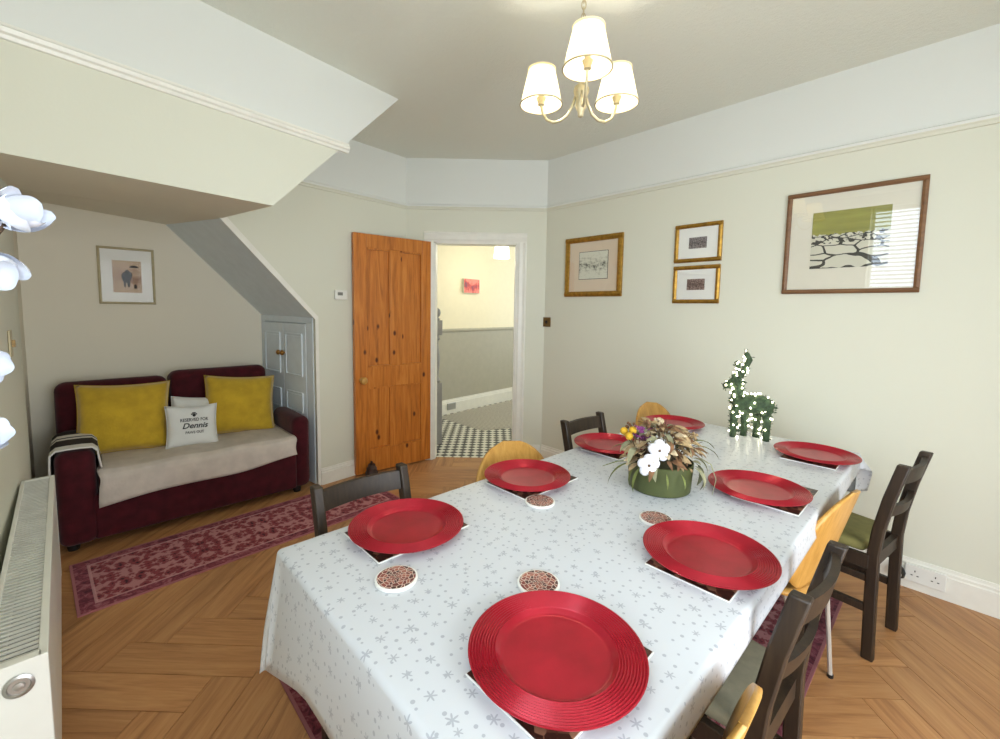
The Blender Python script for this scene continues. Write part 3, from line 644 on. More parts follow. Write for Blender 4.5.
# local x points to world -x after the 180 degree turn
picture('framed_print', 'wide wood framed print with olive sky above black and white shapes', -.438, 1.795, .592, .57, .024, .022, 'woodframe', 'matboard', (-.0,.01,.335,.31), 'linocut')
picture('framed_print', 'large gilt framed landscape etching nearest the doorway', -2.077, 1.752, .545, .485, .042, .024, 'goldframe', 'matboard_p', (-.005,.01,.27,.217), 'etch', second=.008)
picture('framed_print', 'upper of two small gilt framed townscape prints', -1.243, 1.86, .312, .256, .026, .02, 'goldframe', 'matboard_w', (0,0,.118,.074), 'etch2', group=None)
picture('framed_print', 'lower of two small gilt framed townscape prints', -1.243, 1.582, .310, .254, .026, .02, 'goldframe', 'matboard_w', (0,0,.118,.074), 'etch3')
t = picture('framed_print', 'small sepia print of a figure under an umbrella above the sofa', .26, 1.592, .32, .41, .016, .02, 'champagne', 'matboard_w', (.0,-.005,.162,.23), 'sepia', wallrot=-PI/2, wall=(XB,0,0), gl='arglass')
def flatpoly(pts, name): 
    MB().prism([(x, .0102, z) for x, z in pts], (0,.0006,0)).build(name, 'ink', t)
# seen from the room local +x runs to the viewer's left
flatpoly([(-.012,-.075),(-.016,-.03),(-.028,.0),(-.028,.022),(-.012,.035),(-.006,.044),(.006,.046),(.012,.038),(.014,.028),(.028,.02),(.034,-.002),(.028,-.03),(.022,-.045),(.022,-.08),(.012,-.08),(.010,-.05),(.004,-.05),(-.002,-.08),(-.012,-.08)], 'figure')
flatpoly([(-.068,.062),(-.06,.074),(-.04,.08),(-.02,.075),(-.012,.062)], 'umbrella'); flatpoly([(-.052,-.09),(-.052,-.065),(-.044,-.056),(-.036,-.065),(-.036,-.09)], 'dog')

# wall fittings
t = thing('thermostat', 'small white thermostat with dark display beside the pine door', 'thermostat', wb(1.482,1.486,.001), -math.atan(.095)*-1)
MB().box((.012,0,0),(.024,.105,.076)).build('case', 'white_plastic', t, bevel=.006); MB().box((.0245,-.012,.008),(.002,.042,.024)).build('display', 'raddark', t)
t = thing('light_switch', 'square antique brass light switch beside the door frame', 'switch', (-2.548, YR-.001, 1.287))
MB().box((0,-.004,0),(.085,.008,.085)).build('plate', 'brass', t, bevel=.003); MB().box((0,-.011,0),(.02,.008,.026)).build('toggle', 'black', t)
t = thing('light_switch', 'tall brass switch plate on the wall above the radiator', 'switch', (-2.84, YL+.001, 1.209))
MB().box((0,.004,0),(.08,.008,.115)).build('plate', 'champagne', t, bevel=.003); MB().box((0,.012,0),(.012,.014,.03)).build('toggle', 'brass', t)
t = thing('wall_socket', 'white double socket set into the skirting under the wide picture', 'socket', (-.02, YR-.02, .088))
MB().box((0,-.005,0),(.15,.010,.088)).build('plate', 'white_plastic', t, bevel=.003)
for sx in (-.037,.037):
    for dx, dz, w2, h2 in ((0,.014,.004,.009),(-.011,-.008,.008,.004),(.011,-.008,.008,.004)):
        MB().box((sx+dx,-.0105,dz),(w2,.002,h2)).build('socket_hole', 'black', t)
t = thing('air_freshener', 'small dark plug-in device on the skirting beside the socket', 'device', (-.118, YR-.02, .085))
MB().lathe([(.012,0),(.026,.006),(.030,.03),(.022,.05),(.010,.062),(.009,.085),(.0001,.087)], 20).build('body', 'black', t, smooth=50, loc=(0,-.03,-.03)); MB().box((0,-.008,.0),(.03,.016,.03)).build('bracket', 'black', t)
MB().lathe([(.0001,0),(.016,0),(.016,.004),(.0001,.005)], 16, axis=Matrix.Rotation(PI/2,3,'X')).build('dial', 'whitemetal', t, loc=(0,-.058,-.005))

# ------------------------------------------------------------------ radiator
t = thing('radiator', 'long white panel radiator with top grille along the left wall', 'radiator', (-2.08, -.160, .12), math.radians(1.3))
RX, RZ = 1.44, .48
MB().box((0,.048,RZ/2),(RX-.018,.012,RZ-.01)).build('front_panel', 'rad', t, bevel=.003)
MB().box((0,-.040,RZ/2),(RX-.018,.012,RZ-.01)).build('back_panel', 'rad', t, bevel=.003)
for sx in (-1,1):
    sp = MB().box((sx*(RX/2-.005),.004,RZ/2+.003),(.010,.102,RZ)).build('side_panel', 'rad', t, bevel=.003)
    if sx == 1:
        MB().lathe([(.0001,.0),(.023,0),(.025,.004),(.019,.006),(.017,.003),(.010,.003),(.008,.006),(.0001,.007)], 28, axis=Matrix.Rotation(PI/2,3,'Y')).build('cap_disc', 'chrome', sp, smooth=30, loc=(sx*RX/2+.001,.008,RZ-.045))
gr = MB()
n_ = 72
for i in range(n_): gr.box((-RX/2+.03+i*(RX-.06)/(n_-1), 0, RZ+.001), (.009,.078,.004))
tag(gr.build('grille_slats', 'gritpaint', t), kind='stuff')
MB().box((0,.047,RZ+.002),(RX,.016,.008)).build('grille_rim', 'rad', t, bevel=.002); MB().box((0,-.042,RZ+.002),(RX,.012,.008)).build('grille_rim', 'rad', t, bevel=.002)
for x in (RX/2-.012,-RX/2+.012): MB().box((x,0,RZ+.002),(.024,.09,.008)).build('grille_rim', 'rad', t, bevel=.002)
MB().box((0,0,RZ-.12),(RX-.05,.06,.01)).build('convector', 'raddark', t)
for x in (-.6,.6): MB().tube([(x,-.03,0),(x,-.03,-.12)],.01,8).build('pipe', 'chrome', t)

# ------------------------------------------------------------------ rugs
def rug(name, label, cx_, cy_, wx, wy_, rz, border, dark=1.0):
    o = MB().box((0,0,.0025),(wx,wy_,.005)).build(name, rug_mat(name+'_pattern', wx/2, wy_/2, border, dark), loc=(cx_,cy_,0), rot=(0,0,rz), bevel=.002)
    return tag(o, label, 'rug')
rug('runner_rug', 'faded red patterned runner rug in front of the burgundy sofa', -2.925, .762, .56, 1.71, math.radians(3.4), .07)
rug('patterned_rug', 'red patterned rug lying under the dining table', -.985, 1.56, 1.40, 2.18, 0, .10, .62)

# ------------------------------------------------------------------ sofa
def rbox(name, mat, par, x0,x1,y0,y1,z0,z1, bev=.04, seg=5, rot=None):
    c = ((x0+x1)/2,(y0+y1)/2,(z0+z1)/2)
    return MB().box((0,0,0),(x1-x0,y1-y0,z1-z0)).build(name, mat, par, bevel=bev, seg=seg, smooth=True, loc=c, rot=rot)
SO = V3((-3.72,.54,0))
sofa = thing('sofa', 'burgundy velvet two seat sofa with square arms in the recess', 'sofa', SO)
def sx_(x): return x-SO.x
def sy_(y): return y-SO.y
rbox('base', 'velvet', sofa, sx_(-4.15),sx_(-3.285),sy_(0.0),sy_(1.10),.05,.31,.02)
rbox('seat_cushion', 'velvet', sofa, sx_(-3.98),sx_(-3.29),sy_(.025),sy_(1.085),.29,.43,.045)
rbox('arm', 'velvet', sofa, sx_(-4.15),sx_(-3.275),sy_(-.145),sy_(.022),.04,.575,.05)
rbox('arm', 'velvet', sofa, sx_(-3.80),sx_(-3.30),sy_(1.085),sy_(1.208),.04,.575,.05)
rbox('back_frame', 'velvet', sofa, sx_(-4.20),sx_(-4.02),sy_(-.13),sy_(1.10),.04,.70,.04)
rbox('back_cushion', 'velvet', sofa, sx_(-4.12),sx_(-3.90),sy_(-.15),sy_(.435),.42,.87,.06,rot=(0,math.radians(-8),0))
rbox('back_cushion', 'velvet', sofa, sx_(-4.12),sx_(-3.90),sy_(.447),sy_(1.095),.42,.90,.06,rot=(0,math.radians(-8),0))
for x in (-4.05,-3.36):
    for y in (-.09,1.12): MB().lathe([(.0001,0),(.024,0),(.028,.02),(.026,.05),(.0001,.05)], 16).build('foot', 'black', sofa, loc=(sx_(x),sy_(y),0), smooth=40)
# throw over the seat
def throw(u, v):
    y = .03 + u*1.06; wob = .012*math.sin(9*u+1)+.008*math.sin(21*u)
    low = .245 + .065*u + .012*math.sin(7*u)
    path = [(-3.93,.448),(-3.60,.446),(-3.36,.446),(-3.30,.442),(-3.272,.425),(-3.262,.40),(-3.258,.36),(-3.255+.006*math.sin(13*u),low)]
    s = v*(len(path)-1); i = min(int(s), len(path)-2); f = s-i
    x = path[i][0]*(1-f)+path[i+1][0]*f; z = path[i][1]*(1-f)+path[i+1][1]*f
    z += .004*math.sin(17*u+5*v)*(1 if v < .6 else .3)
    return V3((x, y+.006*math.sin(11*v+8*u), z))
tag(MB().grid(throw, 40, 28).build('seat_throw', 'throw', smooth=True, solid=.008), 'pale grey throw spread over the sofa seat and hanging in front', 'throw')
# striped scarf over the left arm
def stripe_mat():
    k = NT('black_and_white_stripes'); xyz = k.n('ShaderNodeSeparateXYZ'); k.t.links.new(k.uv(), xyz.inputs[0])
    B_ = lin((34,24,24)); W_ = lin((222,220,214)); G = lin((74,76,90))
    k.base(k.ramp(xyz.outputs[0], [(0,W_),(.18,B_),(.50,W_),(.58,G),(.64,W_),(.78,B_)], 'CONSTANT')); return k.p(.9)
def scarf(u, v):
    x = -3.30 - u*.46 + .01*math.sin(6*v)
    prof = [(.045,.46),(.036,.52),(.032,.565),(.012,.588),(-.03,.592),(-.09,.592),(-.135,.588),(-.158,.565),(-.162,.50),(-.163,.38),(-.164,.22)]
    s = v*(len(prof)-1); i = min(int(s), len(prof)-2); f = s-i
    return V3((x, prof[i][0]*(1-f)+prof[i+1][0]*f, prof[i][1]*(1-f)+prof[i+1][1]*f))
mb = MB().grid(scarf, 24, 30); sc = mb.build('striped_scarf', stripe_mat(), smooth=True, solid=.008, fix=False)
uvl = sc.data.uv_layers.new(name='UVMap')
for lp in sc.data.loops: i = lp.vertex_index; uvl.data[lp.index].uv = ((i//31)/24, (i % 31)/30)
tag(sc, 'black and white striped cloth draped over the left sofa arm', 'scarf')
def pillow_pt(w_, h_, T_, u, v, s=1):
    th = T_*max(0,(1-u*u)*(1-v*v))**.5
    return V3((s*th, w_/2*u*(1-.075*(1-v*v)), h_/2*v*(1-.075*(1-u*u))))
def pillow(name, label, mat, loc, w_, h_, T_, tilt, rz=0, cat='cushion', group=None, rx=0):
    t = thing(name, label, cat, loc, 0, group); t.rotation_euler = Euler((rx,tilt,rz),'XYZ')
    mb = MB(); N = 18
    mb.grid(lambda a,b: pillow_pt(w_,h_,T_,2*a-1,2*b-1,1), N, N); mb.grid(lambda a,b: pillow_pt(w_,h_,T_,2*a-1,2*b-1,-1), N, N)
    o = mb.build('cover', mat, t, smooth=True, fix=False)
    bm = bmesh.new(); bm.from_mesh(o.data); bmesh.ops.remove_doubles(bm, verts=bm.verts, dist=1e-5); bmesh.ops.recalc_face_normals(bm, faces=bm.faces); bm.to_mesh(o.data); bm.free()
    e = []
    for a in range(0, 4*N):
        q, r = divmod(a, N); f = 2*r/N-1; u, v = [(f,-1),(1,f),(-f,1),(-1,-f)][q]; e.append(pillow_pt(w_,h_,T_,u,v))
    MB().tube(e+[e[0]], .0022, 6, cap=False).build('seam', mat, t, smooth=True)
    return t
pillow('cushion', 'mustard yellow velvet cushion at the left of the sofa', 'mustard', (-3.70,.175,.655), .48,.46,.10, math.radians(-22), math.radians(-3), rx=math.radians(-2))
pillow('cushion', 'mustard yellow velvet cushion at the right of the sofa', 'mustard', (-3.72,.845,.645), .47,.45,.10, math.radians(-22), math.radians(-4), rx=math.radians(-5))
pillow('cushion', 'plain white cushion mostly hidden behind the lettered one', 'whitecloth', (-3.72,.56,.60), .30,.28,.05, math.radians(-24), rx=math.radians(-8))
wc = pillow('cushion', 'white lettered cushion with a paw print in the middle of the sofa', 'whitecloth', (-3.545,.512,.572), .295,.285,.055, math.radians(-20), rx=math.radians(-3))
def text_mesh(txt, size, cy_, cz, name, shear=0, bold=0, sxs=1.0):
    cu_ = bpy.data.curves.new(name, 'FONT'); cu_.body = txt; cu_.size = size; cu_.align_x = 'CENTER'; cu_.shear = shear; cu_.offset = bold; cu_.resolution_u = 3
    o = bpy.data.objects.new(name, cu_); C.objects.link(o); dg = bpy.context.evaluated_depsgraph_get(); dg.update()
    me = bpy.data.meshes.new_from_object(o.evaluated_get(dg)); C.objects.unlink(o); bpy.data.objects.remove(o)
    for v in me.vertices:
        y, z = v.co.x*sxs + cy_, v.co.y + cz
        u, vv = max(-.98,min(.98,y/(.295/2))), max(-.98,min(.98,z/(.285/2)))
        v.co = (pillow_pt(.295,.285,.055,u,vv).x + .0025, y, z)
    me.materials.clear(); me.materials.append(M['print'])
    o = bpy.data.objects.new(name, me); C.objects.link(o); o.parent = wc; return o
tag(text_mesh('RESERVED FOR', .030, .006, .022, 'lettering', bold=.0006, sxs=.78), kind='stuff'); tag(text_mesh('Dennis', .050, .008, -.024, 'lettering', shear=.3, bold=.0012), kind='stuff'); tag(text_mesh('PAWS OUT', .024, .006, -.060, 'lettering', bold=.0004, sxs=.85), kind='stuff')
paw = MB()
for (y,z,r) in ((0,.062,.010),(-.013,.070,.005),(-.005,.078,.0055),(.005,.078,.0055),(.013,.070,.005)):
    pp = pillow_pt(.295,.285,.055,(y+.006)/.1475,z/.1425); paw.ball((pp.x+.001,y+.006,z), r, 10, 6, (.25,1,1))
tag(paw.build('paw_print', 'print', wc), kind='stuff')

# ------------------------------------------------------------------ dining table and cloth
TX0, TX1, TY0, TY1, TZ = -1.178, -.276, .352, 2.575, .75
t = thing('dining_table', 'long rectangular dining table hidden under the snowflake tablecloth', 'table', ((TX0+TX1)/2,(TY0+TY1)/2,0))
TW, TL = TX1-TX0, TY1-TY0
MB().box((0,0,.732),(TW-.012,TL-.012,.03)).build('table_top', 'darkwood', t, bevel=.004)
for sx in (-1,1): MB().box((sx*.13,0,.675),(.022,TL-.17,.085)).build('apron', 'darkwood', t)
for sy in (-1,1): MB().box((0,sy*(TL/2-.065),.675),(TW-.22,.022,.085)).build('apron', 'darkwood', t)
for sx in (-1,1):
    for sy in (-1,1): MB().box((sx*.13,sy*(TL/2-.065),.362),(.065,.065,.708)).build('leg', 'darkwood', t, bevel=.004)
OL, OR, ON, OF = .20, .085, .235, .21
def axis_map(p_, lo, hi):
    if p_ < lo: return lo, lo-p_, -1
    if p_ > hi: return hi, p_-hi, 1
    return p_, 0, 0
def cloth_pt(px_, py_):
    bx, a, sa = axis_map(px_, TX0, TX1); by, b, sb = axis_map(py_, TY0, TY1)
    if sb < 0:
        e_ = max(0, 1-max(0,px_-TX0)/.24); b *= 1+.36*e_**1.2
        if sa < 0: a *= .55
    rho = math.hypot(a, b); x, y, z = bx, by, TZ+.006
    if rho > 0:
        ph = math.atan2(b, a); s2 = math.sin(2*ph)
        rr = .012; arc = rr*PI/2
        if rho < arc: tt = rho/rr; h = rr*math.sin(tt); dz = rr*(1-math.cos(tt))
        else:
            L = rho-arc; k_ = (.02 if sa > 0 else .09)+(.10 if sb < 0 else (.60 if sa > 0 else .17))*s2
            wave = .5*(math.sin(py_*9.5)+math.sin(px_*11+1)) if s2 < .2 and sa <= 0 else 0
            h = rr + L*(k_ + .035*wave*min(1,L/.1)); dz = rr + math.sqrt(max(0,L*L-(h-rr)**2))
        x += sa*h*math.cos(ph); y += sb*h*math.sin(ph); z -= dz
    return V3((x,y,z))
def ticks(lo, hi, o0, o1):
    r = [lo-o0 + o0*i/10 for i in range(10)]
    r += [lo-.019+.019*i/5 for i in range(5)]; n = int((hi-lo)/.05)
    r += [lo+(hi-lo)*i/n for i in range(n+1)] + [hi+.019*i/5 for i in range(1,5)] + [hi+o1*i/10 for i in range(1,11)]
    return sorted(set(round(v,5) for v in r))
xs, ys = ticks(TX0,TX1,OL,OR), ticks(TY0,TY1,ON,OF)
mb = MB(); mb.add([cloth_pt(x,y) for x in xs for y in ys], [(i*len(ys)+j,(i+1)*len(ys)+j,(i+1)*len(ys)+j+1,i*len(ys)+j+1) for i in range(len(xs)-1) for j in range(len(ys)-1)])
cl = mb.build('tablecloth', 'cloth', smooth=True, fix=False)
uvl = cl.data.uv_layers.new(name='UVMap')
for lp in cl.data.loops: i = lp.vertex_index; uvl.data[lp.index].uv = (xs[i//len(ys)]+3, ys[i % len(ys)]+3)
md = cl.modifiers.new('solid','SOLIDIFY'); md.thickness = .0012; md.offset = 1
tag(cl, 'white oilcloth printed with silver snowflakes covering the dining table', 'tablecloth')
ZT = TZ+.0075

# ------------------------------------------------------------------ place settings
prof = [(.0001,.006),(.094,.006),(.099,.0065),(.103,.009),(.107,.0135),(.110,.0150)]
nr = 9
for i in range(nr*4+1):
    r = .111 + (.158-.111)*i/(nr*4); prof.append((r, .0152+.0035*(i/(nr*4)) + .0011*math.cos(i*PI/2)))
prof += [(.1605,.019),(.160,.0172),(.110,.0125),(.104,.0015),(.100,.0),(.0001,.0)]
pm = None
def plate(x, y, label, rz):
    global pm
    if pm is None: o = MB().lathe(prof, 72).build('charger_plate', 'plate', smooth=60); pm = o
    else: o = pm.copy(); C.objects.link(o)
    o.location = (x,y,ZT+.0045); o.rotation_euler = (0,0,rz)
    return tag(o, label, 'plate', 'red charger plates on the table')
mm = None
def placemat(x0, x1, y0, y1, label):
    global mm
    loc = ((x0+x1)/2,(y0+y1)/2,ZT)
    if mm is None:
        t = thing('placemat', label, 'placemat', loc, 0, 'dark placemats under the plates'); mm = t
        MB().box((0,0,.0018),(.20,.288,.0036)).build('backing', 'white_plastic', t, bevel=.001); MB().box((0,0,.0039),(.1965,.2845,.0008)).build('printed_top', 'placemat', t)
    else: t = copy_tree(mm); t.location = loc; tag(t, label)
mats = [((-.545,-.345,.452,.74),'nearest place on the right side of the table'), ((-1.145,-.945,.503,.791),'nearest place on the left side of the table'),
        ((-.50,-.30,.996,1.284),'second place from the near end on the right'), ((-1.15,-.95,1.042,1.33),'second place from the near end on the left'),
        ((-.50,-.30,1.60,1.888),'third place from the near end on the right'), ((-1.155,-.955,1.63,1.918),'third place from the near end on the left'),
        ((-.50,-.30,2.20,2.488),'far right corner of the table'), ((-1.155,-.955,2.24,2.528),'far left corner of the table')]
for (a,b,c,d), lab in mats: placemat(a,b,c,d,'dark placemat at the '+lab)
pls = [(-.462,.597), (-1.045,.646), (-.402,1.142), (-1.071,1.179), (-.448,1.71), (-1.085,1.755), (-.394,2.339), (-1.06,2.375)]
for i, ((x,y), (_, lab)) in enumerate(zip(pls, mats)): plate(x,y,'red charger plate at the '+lab, i*1.3)
cm = None
for (x,y,lab) in ((-.861,.503,'in front of the nearest left plate'), (-.625,.735,'tucked behind the nearest right plate'), (-.909,1.066,'in front of the second left plate'), (-.592,1.238,'between the second right plate and the flower bowl')):
    lab = 'round mosaic coaster '+lab
    if cm is None:
        t = thing('coaster', lab, 'coaster', (x,y,ZT), 0, 'round coasters on the tablecloth'); cm = t
        MB().lathe([(.0001,0),(.047,0),(.049,.001),(.049,.007),(.047,.008),(.0001,.008)], 36).build('base', 'white_plastic', t, smooth=40); MB().lathe([(.0001,.0082),(.0445,.0082),(.0001,.0084)], 36).build('printed_top', 'coaster', t)
    else: t = copy_tree(cm); t.location = (x,y,ZT); t.rotation_euler = (0,0,x*9); tag(t, lab)

# ------------------------------------------------------------------ chairs (local: faces +x, back at -x)
def dark_chair(seatmat):
    t = thing('dining_chair', 'x', 'chair', group='dark wooden ladder back dining chairs')
    for sy in (-1,1):
        y = sy*.153
        path = [(-.205,y,0),(-.198,y,.25),(-.195,y,.44),(-.205,y,.55),(-.228,y,.68),(-.262,y,.825)]
        mb = MB(); prev = None; rows = []
        for (x,yy,z) in path: rows.append([V3((x-.02,yy-.015,z)),V3((x+.02,yy-.015,z)),V3((x+.02,yy+.015,z)),V3((x-.02,yy+.015,z))])
        q = [p_ for r in rows for p_ in r]; fs = [(i*4+j,i*4+(j+1)%4,(i+1)*4+(j+1)%4,(i+1)*4+j) for i in range(len(rows)-1) for j in range(4)] + [(3,2,1,0),(20,21,22,23)]
        mb.add(q, fs).build('back_post', 'darkwood', t, bevel=.005, smooth=30)
        MB().box((.185,sy*.175,.21),(.036,.036,.42)).build('leg', 'darkwood', t, bevel=.004)
        MB().bar((-.19,sy*.155,.21),(.185,sy*.172,.21),.02,.032).build('stretcher', 'darkwood', t, bevel=.003)
        MB().bar((-.185,sy*.155,.335),(.185,sy*.172,.335),.018,.03).build('stretcher', 'darkwood', t, bevel=.003)
        MB().bar((-.185,sy*.160,.405),(.185,sy*.178,.405),.022,.055).build('seat_rail', 'darkwood', t, bevel=.003)
    MB().box((.188,0,.405),(.022,.34,.055)).build('seat_rail', 'darkwood', t); MB().box((-.19,0,.405),(.022,.29,.055)).build('seat_rail', 'darkwood', t)
    MB().bar((0,-.165,.21),(0,.165,.21),.02,.03).build('cross_stretcher', 'darkwood', t)
    for nm, zc, hh in (('crest_rail',.775,.062),('back_rail',.625,.045)):
        xb = -.205-.057*((zc-.55)/.275)
        mb = MB(); n = 12; rows = []
        for i in range(n+1):
            y = -.145+.29*i/n; bow = -.022*(1-(2*i/n-1)**2)
            sl_ = -.2*hh/2
            rows.append([V3((xb+bow-.009-sl_*-1,y,zc+hh/2)),V3((xb+bow+.009+sl_,y,zc+hh/2)),V3((xb+bow+.009-sl_,y,zc-hh/2)),V3((xb+bow-.009-sl_,y,zc-hh/2))])
        q = [p_ for r in rows for p_ in r]; fs = [(i*4+j,i*4+(j+1)%4,(i+1)*4+(j+1)%4,(i+1)*4+j) for i in range(n) for j in range(4)]+[(3,2,1,0),(n*4,n*4+1,n*4+2,n*4+3)]
        mb.add(q, fs).build(nm, 'darkwood', t, smooth=40)
    mb = MB(); N = 10
    mb.prism([(-.165,-.150,.43),(.205,-.185,.43),(.205,.185,.43),(-.165,.150,.43)], (0,0,.04))
    mb.build('seat_pad', seatmat, t, bevel=.016, seg=4, smooth=True)
    return t
dk = dark_chair('seat_olive'); dk.location = (-.332,2.43,0); dk.rotation_euler = (0,0,math.radians(170.7)); tag(dk, 'dark wooden dining chair with olive seat nearest the picture wall')
def seat_swap(t, mat):
    for ch in t.children:
        if ch.name.startswith('seat_pad'): ch.data = ch.data.copy(); ch.data.materials.clear(); ch.data.materials.append(M[mat])
def put_dark(x, y, deg, label, mat=None):
    t = copy_tree(dk); t.location = (x,y,0); t.rotation_euler = (0,0,math.radians(deg)); tag(t, label)
    if mat: seat_swap(t, mat)
    return t
put_dark(-.432,1.19,177.5,'dark wooden dining chair with grey green seat, nearest one on the right side', 'seat_grey')
put_dark(-1.10,.665,0,'dark wooden dining chair behind the nearest left plate')
put_dark(-1.10,1.925,-2,'dark wooden dining chair on the far left beside the doorway')
def ply_chair():
    t = thing('plywood_chair', 'x', 'chair', group='honey plywood chairs with metal legs')
    # seat: rounded square shell with a slight dish
    N = 14
    def seat(s):
        def f(a, b):
            u, v = 2*a-1, 2*b-1
            r = 1/max(1e-6,(abs(u)**4+abs(v)**4)**.25) if (u or v) else 0
            m_ = max(abs(u),abs(v)); k_ = m_*r if m_ else 0
            x, y = u*k_*.195, v*k_*.205
            return V3((x+.01, y, .45 + .010*(abs(v)*k_)**2 - .012*max(0,u)**2 + s))
        return f
    mb = MB().grid(seat(0), N, N); mb.build('seat', 'plywood', t, smooth=True, solid=.012)
    # backrest: broad rounded fan, curved around the sitter
    def back(a, b):
        v = 2*b-1                      # across
        w2 = .235*math.sqrt(max(0,1-(max(0,a-.30)/.70)**2.3)) if a > .30 else .235*(.58+.42*math.sin(a/.30*PI/2))
        y = v*w2; z = .47 + a*.335
        x = -.17 - .085*a + .03*(y/.225)**2
        return V3((x, y, z))
    MB().grid(back, 22, 16).build('backrest', 'plywood', t, smooth=True, solid=.012)
    MB().tube([(.0,0,.44),(-.10,0,.436),(-.165,0,.45),(-.185,0,.50),(-.20,0,.56)], [.018,.018,.016,.014,.010], 8).build('back_support', 'whitemetal', t, smooth=40)
    for sx in (-1,1):
        for sy in (-1,1):
            MB().tube([(sx*.06,sy*.06,.432),(sx*.13,sy*.14,.425),(sx*.155,sy*.165,.40),(sx*.185,sy*.19,.006)], .008, 8).build('leg', 'whitemetal', t, smooth=40)
            MB().lathe([(.0001,0),(.011,0),(.011,.012),(.0001,.012)], 10).build('foot', 'black', t, loc=(sx*.185,sy*.19,0))
    MB().lathe([(.0001,.425),(.075,.425),(.075,.437),(.0001,.437)], 20).build('mounting_plate', 'whitemetal', t, smooth=40)
    return t
pc_ = ply_chair(); pc_.location = (-.45,1.86,0); pc_.rotation_euler = (0,0,math.radians(172)); tag(pc_, 'honey plywood chair on the right between the two dark chairs')
for (x,y,dg,lab) in ((-.425,.665,178,'honey plywood chair at the bottom edge, nearest the camera'), (-1.11,1.345,0,'round backed honey plywood chair behind the second left plate'), (-1.11,2.64,-3,'honey plywood chair half hidden behind the flower bowl')):
    o = copy_tree(pc_); o.location = (x,y,0); o.rotation_euler = (0,0,math.radians(dg)); tag(o, lab)

# ------------------------------------------------------------------ flower bowl
FB = V3((-.708,1.492,ZT))
t = thing('flower_bowl', 'olive green bowl of dried flowers in the middle of the table', 'flower arrangement', FB)
MB().lathe([(.0001,0),(.100,0),(.106,.004),(.109,.05),(.113,.102),(.109,.104),(.104,.05),(.098,.008),(.0001,.008)], 48).build('bowl', 'greenbowl', t, smooth=50)
MB().lathe([(.106,.085),(.09,.098),(.04,.11),(.0001,.113)], 30).build('moss', 'moss', t, smooth=True)
def leaf_mesh(L, W_, curl, n=7):
    def f(a, b):
        v = 2*b-1; w_ = W_*math.sin(PI*min(1,a*.96+.02))**.8*(1-.25*a)
        th = curl*a; x = L*math.sin(th)/curl if curl else L*a; z = -L*(1-math.cos(th))/curl if curl else 0
        return V3((x, v*w_, z + .35*w_*abs(v) ))
    return MB().grid(f, n, 2)
rnd = random.Random(11)
def protos(kinds):
    out = []
    for (nm, L, W_, cu2, mt) in kinds:
        o = leaf_mesh(L, W_, cu2).build(nm, mt, t, smooth=True, fix=False); out.append([o, True])
    return out
LK = protos([('dried_leaf',.075,.016,1.0,'daleaf'),('dried_leaf',.085,.012,1.4,'dbleaf'),('dried_leaf',.06,.018,.7,'creamflower'),('sage_leaf',.085,.015,1.7,'sageleaf'),('green_leaf',.09,.007,1.2,'greenleaf')])
def place(lst, k_, loc, az, el, roll, sc_=1.0):
    o, fresh = lst[k_]
    if fresh: lst[k_][1] = False
    else: o = o.copy(); C.objects.link(o)
    o.location = loc; o.scale = (sc_,)*3
    o.rotation_euler = (Matrix.Rotation(az,3,'Z') @ Matrix.Rotation(-el,3,'Y') @ Matrix.Rotation(roll,3,'X')).to_euler()
for i in range(210):
    az = rnd.uniform(0,2*PI); rr = math.sqrt(rnd.random()); el = rnd.uniform(-.1,1.3)*(1.05-rr*.75)
    R_ = rr*.112; z = .112 + (1-rr*rr)*.09 + rnd.uniform(-.02,.035)
    k_ = rnd.choice([0,0,0,1,1,2,2,3])
    place(LK, k_, (R_*math.cos(az), R_*math.sin(az), z), az+rnd.uniform(-.5,.5), el, rnd.uniform(-.8,.8), rnd.uniform(.45,.95))
vr = V3((math.cos(YAW),math.sin(YAW),0)); vf = V3((-math.sin(YAW),math.cos(YAW),0))   # right and away as seen from the room's near corner
def B(r_, f_, z): v = vr*r_ + vf*f_; return (v.x, v.y, z)
for (r_,f_,z,dr_,el,sc_,k_) in ((.10,-.06,.10,-.3,-.5,1.15,3),(.115,-.03,.10,.2,-.6,1.1,3),(.09,-.08,.10,-.8,-.3,1.0,3),(-.10,-.05,.10,3.3,-.7,1.0,4),(-.09,-.07,.10,3.6,-.6,1.1,4),(.12,.0,.15,.1,.15,1.3,4),(.12,.02,.16,.3,.3,1.3,4),(-.02,-.115,.09,-1.7,-.5,.6,4),(.03,-.112,.09,-1.3,-.5,.6,4),(-.11,-.03,.10,3.0,-.2,1.4,4)):
    place(LK, k_, B(r_,f_,z), YAW+dr_, el, 0, sc_)
def boll(c, r, name):
    g = MB().ball((0,0,0), r*.35)
    o = g.build(name, 'twig', t, smooth=True, loc=c)
    for i in range(5):
        a = 2*PI*i/5+.3; d = rt*math.cos(a)+up*math.sin(a)
        p_ = d*r*.62 - V3(fwd)*r*.15
        MB().ball(p_, r*.52, 10, 7).build('cotton_lobe', 'cotton', o, smooth=True)
boll(B(-.045,-.10,.168), .034, 'cotton_boll'); boll(B(-.080,-.105,.118), .034, 'cotton_boll')
pb_ = []
for i in range(14):
    a = rnd.uniform(0,2*PI); p_ = B(-.085+rnd.uniform(-.025,.02), -.05+rnd.uniform(-.02,.02), .20+rnd.uniform(-.03,.035))
    o = leaf_mesh(.03,.009,.8,5).build('purple_petal', 'purple', t, smooth=True, fix=False, loc=p_); o.rotation_euler = (rnd.uniform(-1,1),-rnd.uniform(.2,1.4),a)
